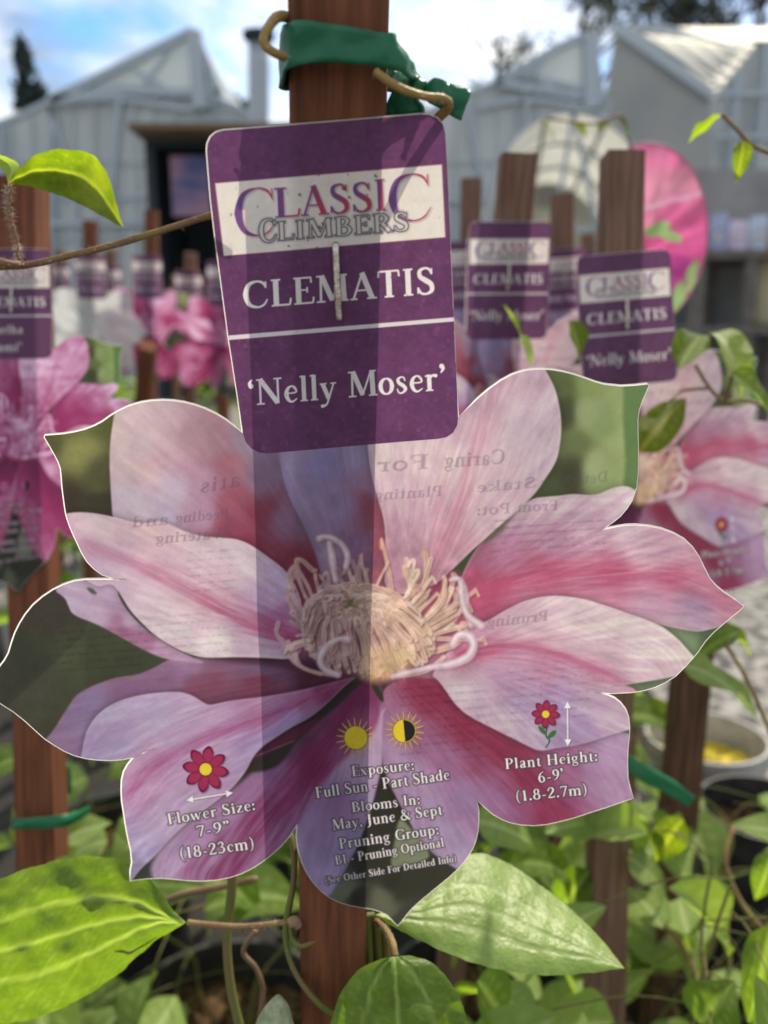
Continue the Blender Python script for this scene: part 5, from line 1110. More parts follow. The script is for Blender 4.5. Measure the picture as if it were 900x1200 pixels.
for k_, (px_, py_, D_, kd_, lb_) in enumerate([
        (128, 330, 1.62, 'pale', 'small far white flower tag between two small stakes at the left'),
        (222, 338, 1.5, 'magenta', 'small far bright pink flower tag just left of the big purple panel'),
        (70, 326, 1.9, 'pale', 'tiny far white flower tag right beside the two line purple panel'),
        (205, 352, 2.2, 'pink', 'tiny far pale pink flower tag in front of the dark doorway'),
        (575, 330, 1.5, 'pink', 'small far pink flower tag seen just left of the leaning stake at the right'),
        (690, 318, 1.4, 'pink', 'small far pink flower tag between the two right hand panels')]):
    s_, a_, b_ = row_stake('small far stake number', px_, py_-62/D_, px_, 480, D_, .019, 'wood_grey')
    s_['label'] = 'stake carrying the '+lb_.split(',')[0].replace(' seen just left of the leaning stake at the right', ' left of the leaning stake').replace(' right beside the two line purple panel at the left edge', ' beside the two line panel').replace(' between the two small stakes at the left', ' between two small stakes')
    tag_copy(lb_, (a_, b_), px_, py_, 1.5, 1., kd_)
# round sign
rs, ra, rb = row_stake('slim stake carrying the half round pink flower sign', 738, 200, 738, 500, .66, .012, 'wood_grey')
rt = thing('round_plant_tag', P(754, 279, .655), 'half round plant sign printed with a magenta flower and green leaves, beside the brown stake', 'plant tag')
def round_sign():
    n, k = 120, 60; v = []; f = []; c = []; rad = px_r(104, .655); r_ = random.Random(4)
    for i in range(k+1):
        for j in range(n):
            a = 2*math.pi*j/n; q = rad*i/k; x, z = max(q*math.cos(a)*.72, -.016), q*math.sin(a); v.append((x, 0, z))
            X, Z = x/rad, z/rad
            nz_ = float(fbm(np.array(X*3.1+4), np.array(Z*3.1), 3)); ang = math.atan2(Z+.25, X+.15)
            t = math.exp(-((Z-.62+.3*nz_)/.42)**2)
            col = np.array((.80, .33, .56))*(1-t)+np.array((.84, .56, .66))*t
            pet = abs(math.sin(ang*2.5+nz_*2)); col = col*(.86+.2*pet)
            if Z < -.25+.25*nz_: col = col*.55+np.array((.56, .18, .52))*.45
            col = col*(1+.25*float(fbm(np.array(ang*9), np.array(math.hypot(X, Z)*2), 2)))
            for (lx, lz, lr, la) in ((.16, .10, .17, .4), (.30, .02, .15, -.3), (.58, -.36, .15, 1.2), (.60, -.50, .13, .9), (.34, -.84, .26, .2), (.45, -.66, .2, 1.5)):
                dx_, dz_ = X-lx, Z-lz; u_ = dx_*math.cos(la)+dz_*math.sin(la); v_ = -dx_*math.sin(la)+dz_*math.cos(la)
                k_ = min(1, max(0, (1-math.hypot(u_/lr, v_/(lr*.42))+.25*nz_)*5))
                col = col*(1-k_)+np.array((.56, .68, .44))*(.8+.3*pet)*k_
            if abs(Z-.34-.18*X+.05*nz_) < .022: col = np.array((.86, .68, .77))
            c.append((*lin(col), 1))
    for i in range(k):
        for j in range(n): f.append((i*n+j, i*n+(j+1) % n, (i+1)*n+(j+1) % n, (i+1)*n+j))
    me = mesh('sign_face', v, f); at = me.color_attributes.new('print', 'FLOAT_COLOR', 'POINT'); at.data.foreach_set('color', np.array(c, np.float32).ravel())
    return me
put('sign_face', round_sign(), rt, M['print'])
rg = MB(); rr_ = px_r(104, .655); rg.tube([(max(rr_*.72*math.cos(t*math.pi/24), -.016), 0, rr_*math.sin(t*math.pi/24)) for t in range(49)], .0008, 6, 2, False)
rg.build('rim', mat('pink_sign_rim', (.50, .22, .32), .5, .3, trans=.3), rt)
o = put('name_panel', PANEL_ME, rt); o.scale = (.85,)*3; o.location = (px_r(5, .655), -.002, px_r(-48, .655)); o.scale = (.5,)*3

# ------------------------------------------------------------- potted climbers
def pot_parts(t, r0, h, m, fill, rim=.006):
    prof = [(0, .004), (r0*.78, .004), (r0*.80, 0), (r0*.80, .002), (r0*.97, h*.86), (r0*1.04, h*.865), (r0*1.05, h), (r0*1.0, h), (r0*.95, h*.84), (r0*.80, h*.5)]
    n = 40; v = []; f = []
    for r_, z in prof:
        for k in range(n): a = 2*math.pi*k/n; v.append((r_*math.cos(a), r_*math.sin(a), z))
    for i in range(len(prof)-1):
        for k in range(n): f.append((i*n+k, i*n+(k+1) % n, (i+1)*n+(k+1) % n, (i+1)*n+k))
    put('pot', mesh('pot', v, f, False), t, m)
    rnd = random.Random(int(r0*9999)); v = [(0, 0, h*.84)]; f = []; K = 8
    for i in range(1, K+1):
        for k in range(n): a = 2*math.pi*k/n; q = r0*.95*i/K; v.append((q*math.cos(a), q*math.sin(a), h*.82+rnd.uniform(-.006, .008)))
    for k in range(n): f.append((0, 1+k, 1+(k+1) % n))
    for i in range(K-1):
        for k in range(n): f.append((1+i*n+k, 1+(i+1)*n+k, 1+(i+1)*n+(k+1) % n, 1+i*n+(k+1) % n))
    put('soil', mesh('soil', v, f, False), t, fill)
def potted(label, x, y, top, nleaf, seed, rad=.10, r0=.085, h=.2, leafsize=(.042, .07), zlo=.24, bias='g', m='pot', group='potted climbers behind the big tag', ground=0., skip=None):
    rnd = random.Random(seed)
    t = thing('potted_clematis', (x, y, ground), label, 'potted plant', group)
    pot_parts(t, r0, h, M[m], M['soil'])
    sb = MB(); nst = 2; stems = []
    for k in range(nst):
        a = rnd.uniform(0, 6.28); pts = []
        for i in range(9):
            z = h*.82+(top-h*.82)*i/8; q = .012+rad*.55*math.sin(i/8*2.6)*rnd.uniform(.4, 1); a += rnd.uniform(.2, .9)
            pts.append(Vector((q*math.cos(a), q*math.sin(a), z)))
        sb.tube(pts, [.0015-.0008*i/8 for i in range(9)], 6, 4); stems.append(pts)
    leaves = []
    for i in range(nleaf):
        s_ = stems[rnd.randrange(nst)]; z = zlo+(top-zlo)*(rnd.random()**1.25); c = min(s_, key=lambda p: abs(p.z-z)); c = Vector((c.x, c.y, z))
        a = rnd.uniform(0, 6.283); d = Vector((math.cos(a), math.sin(a), rnd.uniform(-.15, .5))); ln = rnd.uniform(*leafsize)
        base = c+d*rad*rnd.uniform(.2, 1.); tip = base+Vector((d.x, d.y, rnd.uniform(-.9, .25)))*ln
        wp = Vector((x, y, ground))+base
        if skip and skip(wp): continue
        sb.tube([c, c.lerp(base, .5)+Vector((0, 0, .006)), base], .00045, 5, 3)
        leaves.append((base, tip, ln*rnd.uniform(.45, .62), Vector((rnd.gauss(0, .5), rnd.gauss(0, .5)-.25, 1))))
    sb.build('stem', M['stem_brown'] if rnd.random() < .1 else M['stem_green'], t, True)
    for i, (b_, e_, w_, n_) in enumerate(leaves):
        q = rnd.random(); kd = bias if q < .6 else ('p' if q < .85 else 'g')
        o = place_leaf(t, b_+Vector((x, y, ground)), e_+Vector((x, y, ground)), w_, n_, kd, i)
    return t
def clear_of_tag(p):     # keep neighbouring foliage out of the space between lens and tag
    D = (p-CAMP).dot(FWD); px = 450+FPX*p.x/D; py = 600-FPX*(p-CAMP).dot(UPV)/D
    return D < .33 or (px > 735 and 600 < py < 935 and D < 1.15)      # ... and off the open gravel at the right
GP = 'potted climbers behind the big tag'
pt_main = potted('potted clematis whose foliage fills the gap under the left petals of the big tag', -.13, .60, .50, 44, 3, .12, skip=clear_of_tag)
plA = potted('leafy potted clematis round the stake under the right petals of the big tag', b1.x, b1.y+.02, .50, 70, 7, .12, bias='p', skip=clear_of_tag)
plB = potted('leafy potted clematis at the foot of the dark weathered stake, lower right', b5.x-.01, b5.y+.03, .47, 56, 11, .12, bias='p', skip=clear_of_tag)
plC = potted('leafy potted clematis round the reddish stake at the left edge', b6.x, b6.y+.02, .50, 46, 17, .10, skip=clear_of_tag)
plD = potted('leafy potted clematis directly behind the lowest petal of the big tag', .085, .62, .49, 62, 23, .13, skip=clear_of_tag)
plE = potted('shaded potted clematis deep behind the left lower petal of the big tag', -.30, .86, .48, 40, 29, .14, skip=clear_of_tag)
plF = potted('potted clematis filling the shade left of centre behind the crimson petal', -.06, .92, .40, 40, 31, .14, skip=clear_of_tag)
plG = potted('potted clematis in the second row right of the lowest petal', .22, .95, .40, 56, 37, .12, bias='p', skip=clear_of_tag)
plH = potted('potted clematis left of the reddish stake, seen past the dark green petal', -.55, .80, .60, 40, 41, .12, skip=clear_of_tag)

# leaves hanging from the neighbours, placed where the photo shows them
def hang(parent, items):
    for i, (b_, e_, D, w_, kd, tilt) in enumerate(items):
        bb = P(*b_, D); ee = P(*e_, D+tilt); ln = (ee-bb).length
        place_leaf(parent, bb, ee, px_r(w_, D), (-FWD*.6+Vector((.1, 0, .9))), kd, i*3+1)
def stems_of(parent, paths, m):
    il = local(parent)
    for pts, rad in paths:
        b = MB(); b.tube([P(*p) for p in pts], [px_r(rad, p[2]) for p in pts], 7, 6)
        b.v = [il @ p for p in b.v]; b.build('stem', m, parent, True)
hang(plA, [((750, 527), (806, 455), .39, 50, 'y', .01), ((796, 430), (826, 383), .40, 42, 'g', .02), ((838, 386), (880, 450), .41, 46, 'p', -.02), ((857, 434), (915, 490), .37, 42, 'g', .0), ((590, 357), (614, 396), .40, 13, 'y', .01), ((612, 392), (627, 428), .40, 15, 'p', .0), ((668, 375), (682, 420), .42, 26, 'g', 0)])
stems_of(plA, [([(815, 428, .40), (832, 455, .40), (850, 470, .40), (880, 470, .395), (930, 495, .38)], 2.2), ([(850, 470, .40), (856, 448, .385), (860, 436, .37)], 2.), ([(832, 455, .40), (800, 458, .395), (786, 470, .39)], 1.8)], M['stem'])
hang(plB, [((803, 775), (912, 832), .40, 50, 'p', .02), ((812, 772), (872, 733), .42, 34, 'g', .02), ((840, 738), (892, 760), .44, 30, 'y', .01), ((800, 960), (766, 1012), .44, 40, 'y', .01), ((765, 952), (802, 1014), .45, 36, 'g', .01), ((738, 1003), (795, 1052), .45, 46, 'p', .01), ((788, 1040), (872, 1118), .44, 62, 'p', .02), ((746, 1000), (740, 925), .46, 34, 'p', .01), ((905, 1085), (880, 1205), .36, 60, 'g', 0), ((925, 975), (858, 965), .48, 40, 'p', 0), ((905, 1000), (888, 1060), .42, 36, 'g', 0), ((820, 1200), (860, 1150), .36, 70, 'g', 0)])
stems_of(plB, [([(920, 900, .41), (895, 840, .41), (872, 790, .41), (850, 755, .42)], 2.6), ([(860, 970, .48), (850, 1010, .47), (870, 1060, .46), (905, 1100, .45)], 3), ([(740, 1070, .46), (770, 1080, .46), (800, 1110, .46), (830, 1180, .45)], 3)], M['stem'])
stems_of(plG, [([(640, 138, .62), (665, 142, .62), (700, 145, .62), (730, 138, .62), (742, 200, .63)], 1.6), ([(930, 190, .36), (885, 172, .36), (862, 150, .36), (846, 134, .36)], 2.4)], M['stem'])
hang(plG, [((636, 138), (655, 166), .62, 20, 'y', .01), ((672, 146), (690, 162), .62, 13, 'y', 0), ((700, 152), (722, 142), .62, 14, 'y', 0), ((726, 140), (738, 160), .62, 12, 'y', 0), ((846, 134), (806, 166), .36, 18, 'y', .03), ((872, 164), (866, 211), .35, 24, 'y', .0)])
hang(plC, [((125, 985), (75, 1000), .47, 46, 'p', .0), ((70, 985), (130, 960), .46, 44, 'p', .01), ((20, 960), (45, 1000), .46, 34, 'y', 0), ((-10, 900), (35, 880), .5, 46, 'g', 0), ((140, 960), (190, 985), .5, 44, 'g', 0), ((255, 900), (300, 880), .5, 30, 'p', 0), ((120, 890), (185, 868), .52, 40, 'y', .02), ((100, 420), (150, 470), .9, 40, 'g', 0)])
hang(plD, [((560, 960), (640, 985), .40, 60, 'p', .02), ((640, 975), (705, 960), .44, 48, 'p', .02), ((600, 1010), (690, 1020), .45, 52, 'g', .02), ((690, 1020), (650, 1080), .46, 46, 'g', .02), ((560, 1150), (600, 1210), .34, 80, 'g', .02), ((620, 1200), (560, 1140), .36, 60, 'p', .02)])

# two pots standing free at the lower right
def free_pot(label, px, py, rpx, D, m, fillm):
    c = P(px, py, D); h = c.z; t = thing('plant_pot', (c.x, c.y, 0), label, 'plant pot', 'plastic pots at the lower right')
    pot_parts(t, px_r(rpx, D), h, m, fillm); return t
free_pot('grey rimmed plastic pot with yellowish mulch behind the dark weathered stake', 828, 862, 66, 1.12, M['pot_grey'], M['straw'])
free_pot('black plastic pot filled with brown bark at the right edge of the picture', 895, 945, 70, .95, M['pot'], M['soil'])
# ties
def tie(label, rows, parent_pt):
    t = thing('plant_tie', parent_pt, label, 'plant tie', 'green ties on the stakes'); ribbon('strip', rows, M['tie'], t, .0006); return t
tie('blurred green plastic tie on the stake right of the big tag', [(P(700, 872, .447), P(700, 890, .447)), (P(735, 884, .438), P(733, 902, .438)), (P(760, 898, .45), P(752, 916, .45)), (P(790, 915, .46), P(784, 932, .46)), (P(815, 934, .465), P(806, 946, .465))], P(735, 890, .44))
tie('narrow green strip binding the reddish stake at the left edge', [(P(15, 960, .424), P(15, 972, .424)), (P(45, 958, .421), P(45, 971, .421)), (P(80, 954, .424), P(80, 968, .424)), (P(104, 944, .45), P(104, 954, .45))], P(40, 965, .42))
tie('short upright green strip behind the reddish stake at the left edge', [(P(70, 930, .455), P(84, 930, .455)), (P(70, 912, .455), P(83, 912, .455)), (P(72, 896, .457), P(82, 897, .457))], P(76, 930, .455))
# ------------------------------------------------------------- greenhouses and yard beyond
M['film'] = mat('milky_greenhouse_film', (.50, .55, .58), .35, .4, trans=.55, tcol=(.95, .97, .98), noise=.9, col2=(.82, .84, .84), stretch=(1, 1, .35), ramp=(.3, .7))
M['film_white'] = mat('white_tunnel_film', (.42, .43, .42), .4, .4, trans=.55, tcol=(.80, .80, .76), noise=2.6, col2=(.66, .66, .63))
M['steel'] = mat('painted_steel_blue_grey', (.34, .40, .46), .5, .4)
M['galv'] = mat('galvanised_pipe', (.30, .34, .38), .45, .5, metal=.3)
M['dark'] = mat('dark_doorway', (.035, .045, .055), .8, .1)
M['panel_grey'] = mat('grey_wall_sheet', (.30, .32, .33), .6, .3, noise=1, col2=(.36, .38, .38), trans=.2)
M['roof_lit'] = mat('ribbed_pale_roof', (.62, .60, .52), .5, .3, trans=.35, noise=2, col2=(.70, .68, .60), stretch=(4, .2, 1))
M['awning'] = mat('brown_awning_board', (.16, .115, .08), .8, .1)
M['bark'] = mat('tree_bark', (.06, .05, .045), .9, .1, noise=6, col2=(.11, .09, .08))
M['fol'] = mat('far_foliage', (.035, .055, .04), .8, .1, noise=3, col2=(.06, .085, .055), trans=.25)
M['fol2'] = mat('conifer_foliage', (.03, .045, .042), .8, .1, noise=3, col2=(.05, .07, .06), trans=.2)
def prism(mb, pts, dy):
    """upright polygon (world points) thickened by dy along y"""
    n = len(pts); v = [Vector(p) for p in pts]+[Vector(p)+Vector((0, dy, 0)) for p in pts]
    mb.add(v, [tuple(range(n)), tuple(range(2*n-1, n-1, -1))]+[(i, n+i, n+(i+1) % n, (i+1) % n) for i in range(n)])
def tpart(t, name, m, fn, smooth=False):
    b = MB(); fn(b); il = local(t); b.v = [il @ p for p in b.v]; return b.build(name, m, t, smooth)

def greenhouse(label, y, base, arch, vent, chord, webs, depth=16):
    gx = base[0]; c = Wy(arch[len(arch)//2][0], 388, y)
    t = thing('greenhouse', (c.x, y, 0), label, 'greenhouse', 'plastic greenhouses behind the stock')
    ap = [Wy(px, py, y) for px, py in catmull(arch, 5)]; g0 = Vector((ap[0].x, y, 0)); g1 = Vector((ap[-1].x, y, 0))
    tpart(t, 'end_wall', M['film'], lambda b: prism(b, [g0]+ap+[g1], .05))
    def cover(b):
        n = len(ap); v = ap+[p+Vector((0, depth, 0)) for p in ap]
        b.add([p+Vector((0, .06, 0)) for p in v], [(i, i+1, n+i+1, n+i) for i in range(n-1)])
    tpart(t, 'roof_cover', M['film'], cover, True)
    vp = [Wy(px, py, y) for px, py in vent]
    tpart(t, 'roof_vent', M['film'], lambda b: prism(b, [p+Vector((0, .02, 0)) for p in vp], depth))
    def fr(b):
        for i in range(len(ap)-1): b.bar(ap[i]+Vector((0, -.03, 0)), ap[i+1]+Vector((0, -.03, 0)), .07)
        cpts = [Wy(px, py, y-.05) for px, py in catmull(chord, 5)]
        for i in range(len(cpts)-1): b.bar(cpts[i], cpts[i+1], .07)
        for a, e, w in webs: b.bar(Wy(*a, y-.06), Wy(*e, y-.06), w)
        x_a, x_b = int(min(p[0] for p in arch)), int(max(p[0] for p in arch))
        for px in range(x_a+15, x_b-10, 24):
            zt = np.interp(px, [q[0] for q in catmull(arch, 5)], [q[1] for q in catmull(arch, 5)]); b.bar(Wy(px, zt+4, y-.04), Vector((Wy(px, 300, y-.04).x, y-.04, 0)), .028)
        for py in (190, 232, 280): b.bar(Wy(x_a+10, py, y-.035), Wy(x_b-10, py, y-.035), .03)
        for i in range(len(vp)): b.bar(vp[i]+Vector((0, -.05, 0)), vp[(i+1) % len(vp)]+Vector((0, -.05, 0)), .10)
    tpart(t, 'steel_frame', M['steel'], fr)
    return t
greenhouse('hazy plastic greenhouse with a sawtooth roof peak at the left, behind the dark doorway', 12.,
    (0, 388), [(-170, 200), (-60, 168), (20, 138), (62, 120), (140, 104), (228, 112), (300, 138), (345, 175)], [(62, 119), (228, 38), (258, 112), (150, 108)],
    [(62, 122), (139, 116), (228, 128), (258, 113)], [((228, 38), (236, 128), .18), ((150, 78), (206, 110), .05), ((205, 50), (160, 112), .05), ((60, 125), (90, 250), .06), ((140, 118), (128, 250), .06), ((0, 150), (0, 330), .08), ((-80, 262), (345, 262), .07), ((60, 125), (60, 330), .06), ((180, 150), (180, 330), .07)])
greenhouse('hazy plastic greenhouse with a sawtooth peak right of the purple panel', 13.,
    (600, 388), [(400, 190), (470, 150), (530, 118), (601, 92), (650, 98), (690, 110), (715, 126)], [(580, 98), (653, 57), (691, 41), (704, 118), (640, 108)],
    [(560, 126), (618, 117), (690, 126)], [((692, 41), (692, 128), .20), ((612, 84), (676, 118), .05), ((640, 64), (610, 118), .05), ((545, 120), (570, 230), .06), ((618, 118), (610, 240), .06), ((480, 235), (715, 232), .07), ((690, 128), (690, 300), .10)])
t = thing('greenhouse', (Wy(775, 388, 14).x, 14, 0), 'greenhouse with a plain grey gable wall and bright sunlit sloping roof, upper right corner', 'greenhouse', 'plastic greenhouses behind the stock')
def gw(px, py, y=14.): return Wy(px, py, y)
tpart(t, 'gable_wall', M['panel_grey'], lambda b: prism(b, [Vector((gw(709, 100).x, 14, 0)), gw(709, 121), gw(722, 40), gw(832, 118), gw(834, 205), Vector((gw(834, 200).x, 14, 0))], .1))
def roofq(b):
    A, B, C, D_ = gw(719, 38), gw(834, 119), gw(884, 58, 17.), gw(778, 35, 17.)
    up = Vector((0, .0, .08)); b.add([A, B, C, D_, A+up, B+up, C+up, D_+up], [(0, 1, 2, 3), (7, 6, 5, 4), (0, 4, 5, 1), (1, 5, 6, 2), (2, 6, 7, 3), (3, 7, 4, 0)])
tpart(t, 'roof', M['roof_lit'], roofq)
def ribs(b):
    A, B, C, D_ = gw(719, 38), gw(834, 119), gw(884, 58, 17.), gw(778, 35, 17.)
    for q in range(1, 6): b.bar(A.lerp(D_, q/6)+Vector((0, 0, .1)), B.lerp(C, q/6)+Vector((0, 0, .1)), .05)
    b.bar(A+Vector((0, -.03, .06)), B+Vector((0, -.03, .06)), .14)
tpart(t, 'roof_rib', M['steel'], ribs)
t = thing('greenhouse', (Wy(860, 388, 19).x, 19, 0), 'farther greenhouse with a long pale horizontal roof strip, at the upper right edge', 'greenhouse', 'plastic greenhouses behind the stock')
tpart(t, 'roof', M['roof_lit'], lambda b: b.add([gw(776, 47, 19), gw(960, 47, 19), gw(960, 32, 22), gw(772, 32, 22), gw(776, 49, 19), gw(960, 49, 19), gw(960, 34, 22), gw(772, 34, 22)], [(0, 1, 2, 3), (7, 6, 5, 4), (0, 4, 5, 1), (3, 2, 6, 7)]))
tpart(t, 'side_wall', M['film'], lambda b: prism(b, [Vector((gw(836, 50, 19).x, 19.1, 0)), gw(836, 50, 19.1), gw(960, 50, 19.1), Vector((gw(960, 50, 19).x, 19.1, 0))], .1))
def posts(b):
    for px in (840, 868, 900, 935): b.bar(Vector((gw(px, 50, 18.9).x, 18.9, 0)), gw(px, 49, 18.9), .12)
    for py in (110, 160): b.bar(gw(836, py, 18.85), gw(960, py, 18.85), .10)
tpart(t, 'steel_frame', M['steel'], posts)
# hoop tunnel
t = thing('hoop_tunnel', (Wy(670, 388, 7).x, 7, 0), 'low bright white plastic hoop tunnel behind the right hand stakes', 'hoop tunnel')
hp = [(566, 330), (572, 240), (590, 180), (625, 143), (672, 130), (718, 146), (752, 185), (772, 245), (776, 330)]
hw = [Wy(a, b_, 7) for a, b_ in catmull(hp, 5)]
def hoops_cover(b):
    n = len(hw); v = hw+[p+Vector((.5, 3.5, 0)) for p in hw]; b.add(v, [(i, i+1, n+i+1, n+i) for i in range(n-1)])
tpart(t, 'tunnel_cover', M['film_white'], hoops_cover, True)
tpart(t, 'end_wall', M['film_white'], lambda b: prism(b, [p+Vector((.45, 3.3, 0)) for p in [Vector((hw[0].x, 7, 0))]+hw+[Vector((hw[-1].x, 7, 0))]], .03))
def hoop_fr(b):
    for k in range(4):
        o_ = Vector((.5*k/3, 3.5*k/3, 0))
        for i in range(len(hw)-1): b.bar(hw[i]+o_*.98, hw[i+1]+o_*.98, .035)
    for px, py in ((590, 180), (640, 136), (710, 142), (755, 192)): a = Wy(px, py, 7); b.bar(a, a+Vector((.5, 3.5, 0)), .03)
    b.bar(Wy(566, 268, 6.97), Wy(776, 268, 6.97), .05); b.bar(Wy(672, 130, 6.96), Wy(640, 330, 6.96), .03); b.bar(Wy(672, 130, 6.96), Wy(712, 330, 6.96), .03)
tpart(t, 'hoop_frame', M['galv'], hoop_fr)
# dark doorway shed
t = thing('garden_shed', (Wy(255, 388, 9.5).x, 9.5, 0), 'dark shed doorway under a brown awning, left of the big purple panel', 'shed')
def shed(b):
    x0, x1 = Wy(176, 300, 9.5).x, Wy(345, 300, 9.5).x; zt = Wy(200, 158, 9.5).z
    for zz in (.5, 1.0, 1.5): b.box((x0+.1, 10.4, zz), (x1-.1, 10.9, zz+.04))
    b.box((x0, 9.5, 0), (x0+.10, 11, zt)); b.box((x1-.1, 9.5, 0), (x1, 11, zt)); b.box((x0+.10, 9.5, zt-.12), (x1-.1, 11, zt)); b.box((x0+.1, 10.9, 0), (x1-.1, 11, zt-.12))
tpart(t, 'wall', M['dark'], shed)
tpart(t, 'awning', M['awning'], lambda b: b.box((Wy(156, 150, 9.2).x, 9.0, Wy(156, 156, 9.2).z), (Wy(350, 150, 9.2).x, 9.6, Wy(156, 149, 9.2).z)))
def poster(b):
    a, c = Wy(204, 254, 9.48), Wy(246, 184, 9.48); b.box((a.x, 9.42, a.z), (c.x, 9.49, c.z))
pm = mat('door_poster', (.06, .08, .20), .6, .2, noise=2.6, col2=(.26, .16, .24), ramp=(.42, .56), stretch=(.6, 1, 1.6))
tpart(t, 'poster', pm, poster)
# stove pipe
t = thing('chimney_pipe', (Wy(303, 388, 9).x, 9, 0), 'grey blue metal flue pipe with a dark cap, left of the nearest stake', 'chimney')
tpart(t, 'pipe', M['galv'], lambda b: b.tube([Vector((Wy(303, 300, 9).x, 9.2, .1)), Wy(303, 250, 9.2), Wy(303, 150, 9.2), Wy(303, 50, 9.2)], .105, 16, 3), True)
tpart(t, 'cap', M['dark'], lambda b: (b.tube([Wy(303, 46, 9.2), Wy(303, 38, 9.2)], [.16, .16], 16, 1), b.tube([Wy(303, 52, 9.2), Wy(303, 44, 9.2)], [.11, .12], 16, 1)))
# trees
def tree(label, base, h, crown_r, seed, mtl, narrow=False, nleaf=2600, ls=.16, bare=0.):
    rnd = random.Random(seed); t = thing('tree', base, label, 'tree', 'trees beyond the greenhouses')
    b = MB(); tips = []
    b.tube([Vector((0, 0, 0)), Vector((.1, 0, h*.3)), Vector((-.1, 0, h*.65)), Vector((0, 0, h*.97))], [h*.022, h*.018, h*.011, h*.003], 8, 4)
    for i in range(26 if not narrow else 34):
        z = h*rnd.uniform(.28, .92); a = rnd.uniform(0, 6.28); ln = crown_r*(1-.65*max(0, z/h-.45))*rnd.uniform(.6, 1.1)*(.5 if narrow else 1)
        d = Vector((math.cos(a), math.sin(a), rnd.uniform(.5, 1.1) if not narrow else 1.6)).normalized(); p0 = Vector((0, 0, z)); p1 = p0+d*ln*.5+Vector((0, 0, -.05*ln)); p2 = p0+d*ln
        b.tube([p0, p1, p2], [h*.007, h*.004, h*.001], 5, 3); tips += [p1.lerp(p2, rnd.random()) for _ in range(3)]+[p2]
        for _ in range(3):
            e = p1.lerp(p2, rnd.random()); f_ = e+Vector((rnd.gauss(0, 1), rnd.gauss(0, 1), rnd.uniform(0, 1.2)))*ln*.28; b.tube([e, f_], [h*.002, h*.0008], 4, 1); tips.append(f_)
    b.build('trunk', M['bark'], t)
    c = MB(); cl = [(rnd.choice(tips), crown_r*rnd.uniform(.10, .26)) for _ in range(40)]
    for _ in range(nleaf):
        p, r_ = rnd.choice(cl); q = p+Vector((rnd.gauss(0, r_*.6), rnd.gauss(0, r_*.6), rnd.gauss(0, r_*.6*(1.8 if narrow else .8))))
        u = Vector((rnd.gauss(0, 1), rnd.gauss(0, 1), rnd.gauss(0, 1))).normalized(); w = u.orthogonal().normalized(); s_ = ls*rnd.uniform(.5, 1.3)
        c.add([q-u*s_, q+w*s_*.5, q+u*s_, q-w*s_*.5], [(0, 1, 2, 3)])
    c.build('crown', mtl, t)
def treeat(label, px, ytop, dist, cr, seed, mtl, **k):
    p = Wy(px, ytop, dist); tree(label, (p.x, dist, 0), p.z, cr, seed, mtl, **k)
treeat('thin dark columnar tree at the upper left edge', 24, 30, 34, 1.0, 2, M['fol2'], narrow=True, nleaf=1500, ls=.2)
treeat('shorter thin columnar tree beside the one at the upper left edge', 44, 72, 34, .8, 5, M['fol2'], narrow=True, nleaf=900, ls=.2)
treeat('tall loose leafed tree rising behind the right greenhouse peak', 690, -70, 30, 4.2, 7, M['fol'], nleaf=2000, ls=.17)
treeat('half bare tree in front of the sky right of the nearest stake', 585, 30, 34, 2.6, 9, M['fol'], nleaf=380, ls=.16)
treeat('broad grey green tree behind the sunlit roof at the upper right', 800, -60, 38, 4.6, 13, M['fol2'], nleaf=2300, ls=.26)
treeat('broad grey green tree at the upper right corner of the picture', 900, -50, 38, 4.6, 15, M['fol2'], nleaf=2300, ls=.26)
treeat('small dark tree peeping over the greenhouse left of the flue pipe', 281, 100, 26, 1.0, 19, M['fol2'], nleaf=1200, ls=.16)
# display bench at the right
t = thing('display_bench', (Wy(880, 388, 5).x, 5, 0), 'shadowy display bench with dark posts at the right edge beyond the gravel', 'display bench')
bx0, bx1 = Wy(812, 300, 5).x, Wy(985, 300, 5).x; zb = Wy(850, 292, 5).z
M['rack'] = mat('dark_bench_timber', (.09, .085, .08), .8, .1, noise=20, col2=(.15, .14, .13))
def bench(b):
    for z in (zb, zb-.42): b.box((bx0, 5, z-.05), (bx1, 5.7, z))
    for x in (bx0+.02, (bx0+bx1)/2-.1, bx1-.1):
        for y_ in (5.02, 5.62): b.box((x, y_, 0), (x+.07, y_+.06, zb-.05))
tpart(t, 'bench_top', M['rack'], bench)
tpart(t, 'back_board', mat('bench_back_board', (.26, .27, .28), .8, .1, noise=3, col2=(.16, .165, .17)), lambda b: b.box((bx0, 5.72, .3), (bx1, 5.76, zb+.55)))
rnd = random.Random(8)
cols = [((.34, .10, .17), 'dusky pink'), ((.22, .26, .40), 'slate blue'), ((.40, .36, .48), 'lilac'), ((.30, .36, .46), 'pale blue'), ((.36, .16, .10), 'rusty red'), ((.55, .50, .52), 'whitish')]
for k, (c_, nm) in enumerate(cols):
    x = bx0+.06+k*.115; tt = thing('flower_packet', (x, 5.12, zb), '%s upright flower packet standing on the shadowy display bench' % nm, 'flower packet', 'packets on the display bench')
    b = MB(); b.box((-.045, -.02, 0), (.045, .02, .16+.05*rnd.random())); b.build('packet', mat('packet_'+nm.replace(' ', '_'), c_, .5, .3, noise=14, col2=tuple(min(1, q*1.6) for q in c_)), tt)
    b = MB(); b.box((-.02, -.026, .05), (.02, -.0205, .10)); b.build('label', M['edge'], tt)
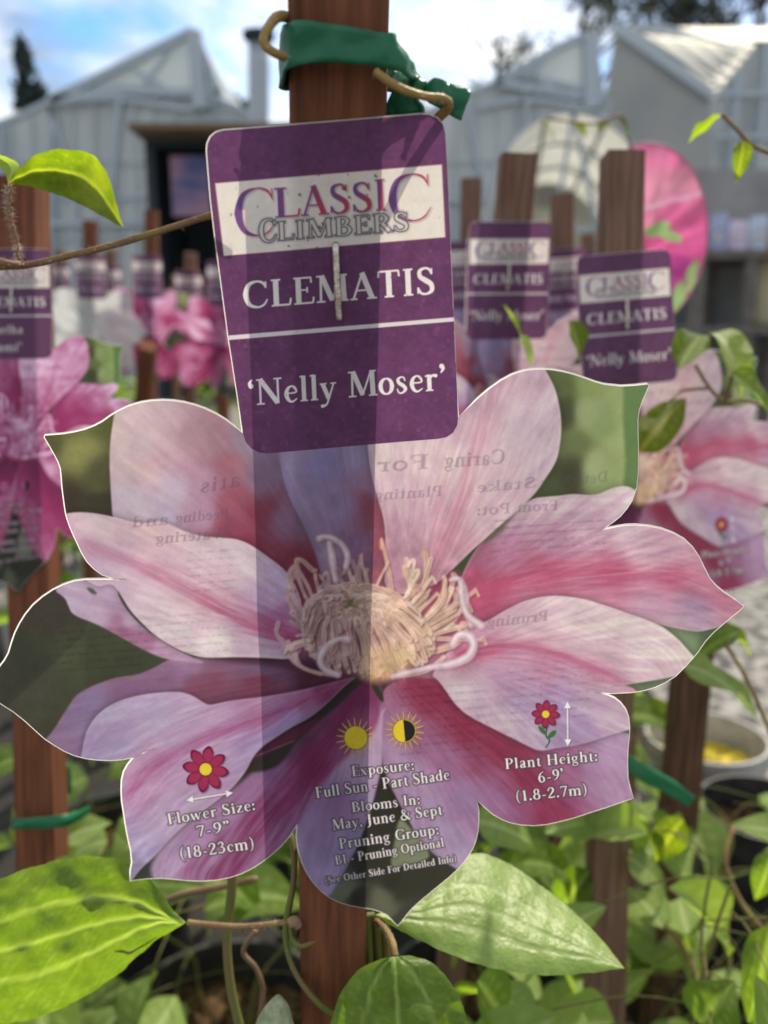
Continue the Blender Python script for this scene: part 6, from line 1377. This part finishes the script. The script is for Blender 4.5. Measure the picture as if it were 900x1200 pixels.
sk = thing('burlap_sack', (Wy(888, 388, 5.2).x, 5.2, zb-.42), 'khaki sack on the lower board of the display bench at the right edge', 'sack')
def sack(b):
    z0_, zs = zb-.42, Wy(888, 305, 5.2).z; pts = [Vector((sk.location.x, 5.2, z0_+(zs-z0_)*f)) for f in (0, .05, .35, .7, .92, 1.0)]
    b.tube(pts, [.07, .10, .11, .10, .09, .08], 18, 5)
tpart(sk, 'sack_body', mat('burlap', (.30, .28, .18), .9, .1, noise=30, col2=(.40, .37, .25), bump=.6), sack, True)
# rows of potted stock in the middle distance
leaf_mm = [M['leaf'], M['leaf_pale']]
rows_ = []
rnd = random.Random(5)
for yy in (1.75, 2.25, 2.8, 3.5, 4.4, 5.6):
    n = int(3+yy*1.15)
    for i in range(n):
        fx = (i+.5+rnd.uniform(-.2, .2))/n; px = -60+fx*620 if yy < 3 else -40+fx*760
        rows_.append((( px-450)/FPX*yy, yy+rnd.uniform(-.12, .12)))
def loose_foliage(t, n, r_, z0, z1, m, seed, ls=.03):
    rn = random.Random(seed); c = MB()
    for _ in range(n):
        a = rn.uniform(0, 6.28); q = r_*math.sqrt(rn.random()); z = rn.uniform(z0, z1); p = Vector((q*math.cos(a), q*math.sin(a), z))
        u = Vector((math.cos(a), math.sin(a), rn.uniform(-.9, .5))).normalized(); w = Vector((-math.sin(a), math.cos(a), rn.uniform(-.4, .4))).normalized(); s_ = ls*rn.uniform(.7, 1.4)
        nn = u.cross(w)*s_*.15
        c.add([p-u*s_, p-w*s_*.45+nn, p+u*s_*1.1, p+w*s_*.45+nn, p-nn], [(0, 1, 4), (1, 2, 4), (2, 3, 4), (3, 0, 4)])
    c.build('foliage', m, t)
for k, (x, y) in enumerate(rows_):
    q = random.Random(k); hh = q.uniform(.30, .55)
    t = thing('potted_plant', (x, y, 0), None, 'potted plant', 'rows of small stock pots beyond the tags')
    t['label'] = 'small out of focus potted plant in the rows between the tags and the greenhouses'
    pot_parts(t, .08, .18, M['pot'] if q.random() < .7 else M['pot_grey'], M['soil'])
    loose_foliage(t, 46, .13, .18, hh, leaf_mm[k % 2], k, .034)
